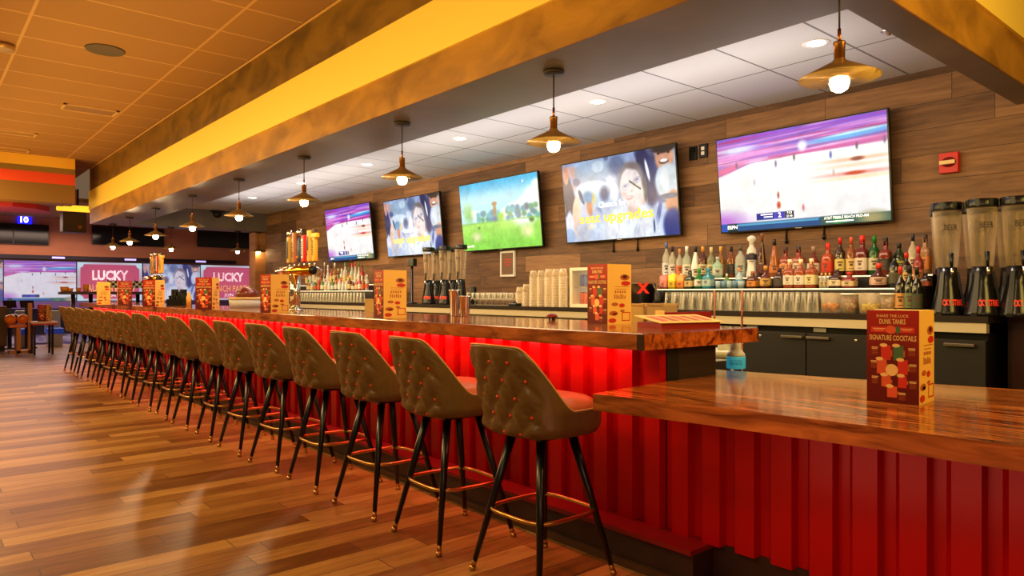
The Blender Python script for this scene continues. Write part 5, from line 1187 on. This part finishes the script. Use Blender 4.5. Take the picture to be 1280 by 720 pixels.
for i, px in enumerate((130, 147, 164)):
    y = P(px, x=x).y; r = empty('checkered_pennant', (x, y, zt)); MB().tube([(0, 0, 0), (0, .08, .26)], .008, mch, 6).build('stick', r); m = MB()
    for a in range(4):
        for b2 in range(3): m.quad((.002, .02+a*.06, .08+b2*.05), (.002, .08+a*.06, .08+b2*.05), (.002, .08+a*.06, .13+b2*.05), (.002, .02+a*.06, .13+b2*.05), mch if (a+b2) % 2 else M_white)
    m.build('flag', r); tag(r, 'small black and white checkered flag on the drink rail, %s one' % ('left', 'middle', 'right')[i], 'flag')
# blue bench seats
for i, (p0, p1) in enumerate(((22, 36), (60, 80))):
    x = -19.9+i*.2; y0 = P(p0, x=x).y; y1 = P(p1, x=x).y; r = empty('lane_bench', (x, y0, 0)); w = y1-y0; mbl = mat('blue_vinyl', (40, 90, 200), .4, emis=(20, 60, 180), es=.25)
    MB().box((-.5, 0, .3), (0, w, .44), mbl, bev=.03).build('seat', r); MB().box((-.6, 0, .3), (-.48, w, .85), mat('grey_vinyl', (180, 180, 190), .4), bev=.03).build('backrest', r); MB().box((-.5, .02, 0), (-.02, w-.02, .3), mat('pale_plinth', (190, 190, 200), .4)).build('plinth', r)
    tag(r, 'blue bench seat by the lanes, %s one' % ('left', 'right')[i], 'bench')

# ------------------------------------------------------------------ lights
def area(name, loc_, rot, sx, sy, e, col): return light('AREA', name, loc_, e, col, rot=rot, shape='RECTANGLE', size=sx, size_y=sy)
area('led_glow', ((XF-2.2)/2, 2.60, ZB-.088), (math.radians(25), 0, 0), -2.3-XF, .03, 62, (1, .13, .11))
AMB = (1, .55, .15)
for x, y, e in ((-2.5, -.8, 48), (-6.5, -.6, 118), (-10.5, -.4, 150), (-14, 0, 115)):
    area('amber_ceiling_glow', (x, y, 3.35), (0, 0, 0), 1.6, 1.2, e, (1, .66, .27))
    area('amber_up_fill', (x-1, y+.4, 2.3), (PI, 0, 0), 1.6, 1.6, e*.07, (1, .58, .14))  # unseen upward light added to brighten the amber ceiling
area('fascia_wash', (-8, .6, 2.1), (math.radians(118), 0, 0), 13, .5, 165, (1, .72, .20))
area('front_fill', (.9, -.9, 2.2), (math.radians(62), 0, math.radians(48)), 1.6, 1.2, 20, (1, .72, .42))
area('end_fascia_wash', (.8, 3.2, 2.6), (0, math.radians(100), 0), 1.2, 1.6, 64, (1, .68, .15))
area('backbar_fill', (-3.5, 3.6, 2.45), (math.radians(35), 0, 0), 4, .3, 30, (1, .72, .42))
area('backbar_fill', (-8.5, 3.6, 2.45), (math.radians(35), 0, 0), 4, .3, 64, (1, .72, .42))
area('bar_ceiling_fill', (-4.5, 4.3, 2.25), (PI, 0, 0), 5, .4, 26, (1, .93, .88))  # unseen upward lights, this and the next, added to brighten the ceiling tiles
area('bar_ceiling_fill', (-10, 4.3, 2.25), (PI, 0, 0), 5, .4, 26, (1, .93, .88))
area('lane_fill', (-23, 2, 3.2), (0, 0, 0), 3, 6, 380, (1, .68, .52))  # warm fill added over the lanes to brighten the far wall
area('low_red_glow', (-1.0, 1.9, .5), (math.radians(90), 0, 0), 1.5, .3, 3, (1, .3, .2))
wd = bpy.data.worlds.new('world'); SC.world = wd; wd.use_nodes = True
wd.node_tree.nodes['Background'].inputs[0].default_value = (1, .62, .34, 1); wd.node_tree.nodes['Background'].inputs[1].default_value = .16
SC.view_settings.view_transform = 'Standard'; SC.view_settings.look = 'None'; SC.view_settings.exposure = 0
SC.cycles.max_bounces = 8; SC.cycles.diffuse_bounces = 3; SC.cycles.glossy_bounces = 4; SC.cycles.transmission_bounces = 8; SC.cycles.transparent_max_bounces = 8
SC.cycles.caustics_reflective = False; SC.cycles.caustics_refractive = False; SC.cycles.sample_clamp_indirect = 4; SC.cycles.blur_glossy = .5
